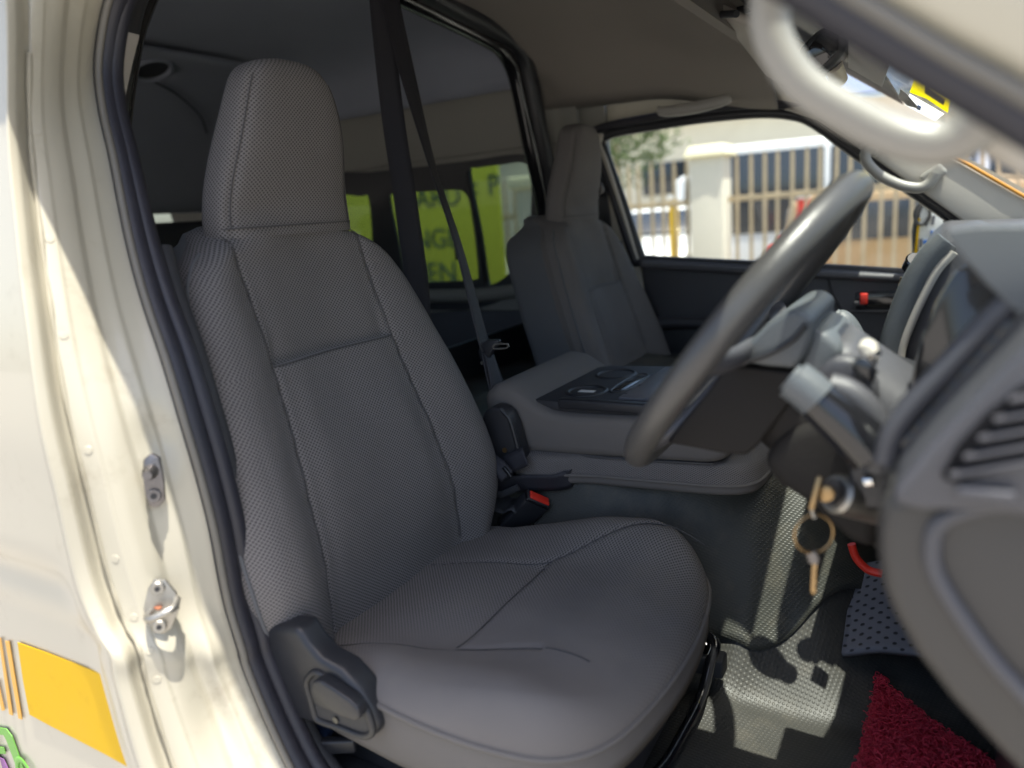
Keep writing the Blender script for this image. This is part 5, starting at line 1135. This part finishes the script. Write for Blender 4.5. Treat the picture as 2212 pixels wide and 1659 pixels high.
def car(name, loc, rz, mat, label, L=4.4, Wd=1.8, Hh=1.75, bonnet=.27, group='vehicles parked behind the fence'):
    t = thing(name, loc, label, 'car', group)
    h = Hh; y0 = -Wd / 2
    prof = [(-L/2, .35), (-L/2, .78), (-L/2 + .10, .95), (-L/2 + .16, h - .1), (-L/2 + .35, h), (L/2 - L*bonnet - .55, h), (L/2 - L*bonnet - .05, 1.05), (L/2 - .25, .95), (L/2, .72), (L/2, .35)]
    def P(a, y, z): return Vector(loc) + Matrix.Rotation(rz, 3, 'Z') @ Vector((a, y, z))
    ex = P(0, Wd, 0) - P(0, 0, 0)
    prism('body', [P(a, y0, z) for a, z in prof], ex, mat, t, bev=.07, seg=3)
    gx0, gx1 = -L/2 + .32, L/2 - L*bonnet - .52
    for s in (0, 1):
        yy = y0 - .012 if s == 0 else -y0 - .004
        m_ = (gx0 + gx1) / 2
        prism('side_glass', [P(gx0, yy, 1.02), P(m_ - .04, yy, 1.02), P(m_ - .04, yy, h - .12), P(gx0 + .05, yy, h - .12)], P(0, .016, 0) - P(0, 0, 0), 'carglass', t, bev=.003)
        prism('side_glass', [P(m_ + .04, yy, 1.02), P(gx1 + .32, yy, 1.02), P(gx1 - .02, yy, h - .12), P(m_ + .04, yy, h - .12)], P(0, .016, 0) - P(0, 0, 0), 'carglass', t, bev=.003)
        for wx in (-L/2 + .8, L/2 - .8):
            ya = y0 - .02 if s == 0 else -y0 + .02; yb = y0 + .2 if s == 0 else -y0 - .2
            wh = cyl('wheel', P(wx, ya, .34), P(wx, yb, .34), .34, 'tyre', t, seg=24, bev=.04)
            cyl('hubcap', P(wx, ya - (.006 if s == 0 else -.006), .34), P(wx, ya + (.03 if s == 0 else -.03), .34), .21, 'steel', wh, seg=18)
    prism('windscreen', [P(gx1 + .02, y0 + .14, h - .07), P(gx1 + .02, -y0 - .14, h - .07), P(gx1 + .46, -y0 - .12, 1.08), P(gx1 + .46, y0 + .12, 1.08)], P(.03, 0, .03) - P(0, 0, 0), 'carglass', t, bev=.003)
    prism('rear_glass', [P(-L/2 + .12, y0 + .16, 1.05), P(-L/2 + .12, -y0 - .16, 1.05), P(-L/2 + .16, -y0 - .18, h - .16), P(-L/2 + .16, y0 + .18, h - .16)], P(-.03, 0, 0) - P(0, 0, 0), 'carglass', t, bev=.003)
    for s in (-1, 1):
        rbox('headlight', P(L/2 - .02, s * (Wd/2 - .28), .76), (.1, .32, .14), 'chrome', t, bev=.02, rot=(0, 0, rz))
        rbox('tail_light', P(-L/2, s * (Wd/2 - .12), .85), (.08, .16, .3), 'red', t, bev=.02, rot=(0, 0, rz))
    rbox('bumper', P(L/2, 0, .45), (.16, Wd - .1, .18), 'greydark', t, bev=.03, rot=(0, 0, rz))
    return t
car('parked_pickup', (-.1, 11.4, -.5), math.radians(14), 'carpaint', 'white tall car parked just behind the pale pier', L=4.8, Hh=2.2)
car('parked_wagon', (1.25, 8.7, -.5), math.radians(8), 'cartan', 'tan wagon parked at the right behind the fence', L=4.3, Hh=1.5)
car('parked_saloon', (-3.2, 11.0, -.5), math.radians(-70), 'carpaint', 'white car facing the fence, left of the pale pier', L=4.2, Hh=1.45)
car('parked_van', (.2, 14.5, -.5), math.radians(12), 'cargrey', 'grey car in the second row behind the white cars', L=5.0, Hh=2.0)
car('parked_truck', (-2.6, 18.0, -.5), math.radians(15), 'carpaint', 'white car farthest back in the yard', L=5.0, Hh=2.1)
car('parked_hatchback', (-1.0, 13.2, -.5), math.radians(16), 'carpaint', 'white small car glimpsed between the pier and the tall car', L=4.0, Hh=1.6)
car('parked_minibus', (3.4, 16.0, -.5), math.radians(10), 'carpaint', 'white minibus in the back row at the right', L=5.2, Hh=2.2)
for (x, y, h, c, lab) in ((-.42, 7.3, 1.15, 'red', 'red marker post behind the fence'), (-2.25, 9.0, 1.25, 'yellow', 'yellow marker post left of the pier'), (-2.0, 9.2, 1.2, 'green', 'green marker post left of the pier')):
    mp = thing('marker_post', (x, y, -.5), lab, 'post', 'coloured marker posts')
    cyl('post', (x, y, -.5), (x, y, h - .2), .06, c, mp, bev=.01); cyl('post_cap', (x, y, h - .2), (x, y, h - .15), .065, 'white', mp, bev=.01)
bw = thing('boundary_building', (0, 26, -.5), 'long pale shed behind the parked cars', 'building')
rbox('wall', (-2, 26, 1.6), (44, .4, 4.2), 'wall', bw, bev=.02)
prism('roof', [(-25, 25.2, 3.7), (21, 25.2, 3.7), (21, 29.2, 4.9), (-25, 29.2, 4.9)], (0, 0, .08), 'cargrey', bw, bev=0)
for x_ in range(-20, -6, 4): rbox('window', (x_, 25.78, 1.9), (1.6, .06, 1.1), 'carglass', bw, bev=.01)
def tree(x, y, h, label):
    t = thing('yard_tree', (x, y, -.5), label, 'tree', 'trees at the yard edge')
    tube('trunk', [(x, y, -.5), (x + .1, y, h * .3), (x, y + .1, h * .7)], lambda q: .16 - .09 * q, 'fence', t, k=3)
    V = []; F = []; rn = random.Random(int(x * 10))
    for i in range(2600):
        d = Vector((rn.gauss(0, 1), rn.gauss(0, 1), rn.gauss(0, .8))); d = d.normalized() * (rn.random() ** .4) * h * .42
        lump = 1 + .3 * math.sin(d.x * 3) * math.sin(d.y * 3 + 1) * math.sin(d.z * 4)
        p = Vector((x, y, h * .75)) + d * lump; a_ = Vector((rn.gauss(0, 1), rn.gauss(0, 1), rn.gauss(0, 1))).normalized() * .09; b_ = a_.orthogonal().normalized() * .05
        s_ = len(V); V += [p - a_, p + b_, p + a_, p - b_]; F.append((s_, s_+1, s_+2, s_+3))
    build('crown', V, F, 'leaf', t, False)
tree(-7.5, 20, 4.2, 'dusty green tree at the left of the yard'); tree(6.5, 22, 4.6, 'dusty green tree at the right of the yard')
# second-row seats glimpsed behind the driver
for i, (y, lab) in enumerate(((.40, 'dark rear bench seat directly behind the driver seat'), (1.05, 'dark rear bench seat behind the centre console'))):
    rsb = thing('bench_seat', (-1.0, y, .2), lab, 'seat', 'rear bench seats')
    rbox('backrest', (-1.15, y, .78), (.14, .50, .56), 'black_soft', rsb, bev=.04, rot=(0, -.15, 0)); rbox('cushion', (-.85, y, .46), (.46, .50, .14), 'black_soft', rsb, bev=.04)
tp = prism('partition_trim', [(-.27, .66, .2), (-.27, 1.58, .2), (-.27, 1.58, .70), (-.27, .66, .70)], (.01, 0, 0), 'black', None, bev=.003)
meta(tp, 'black panel closing the back of the cab below the belts', 'panel')
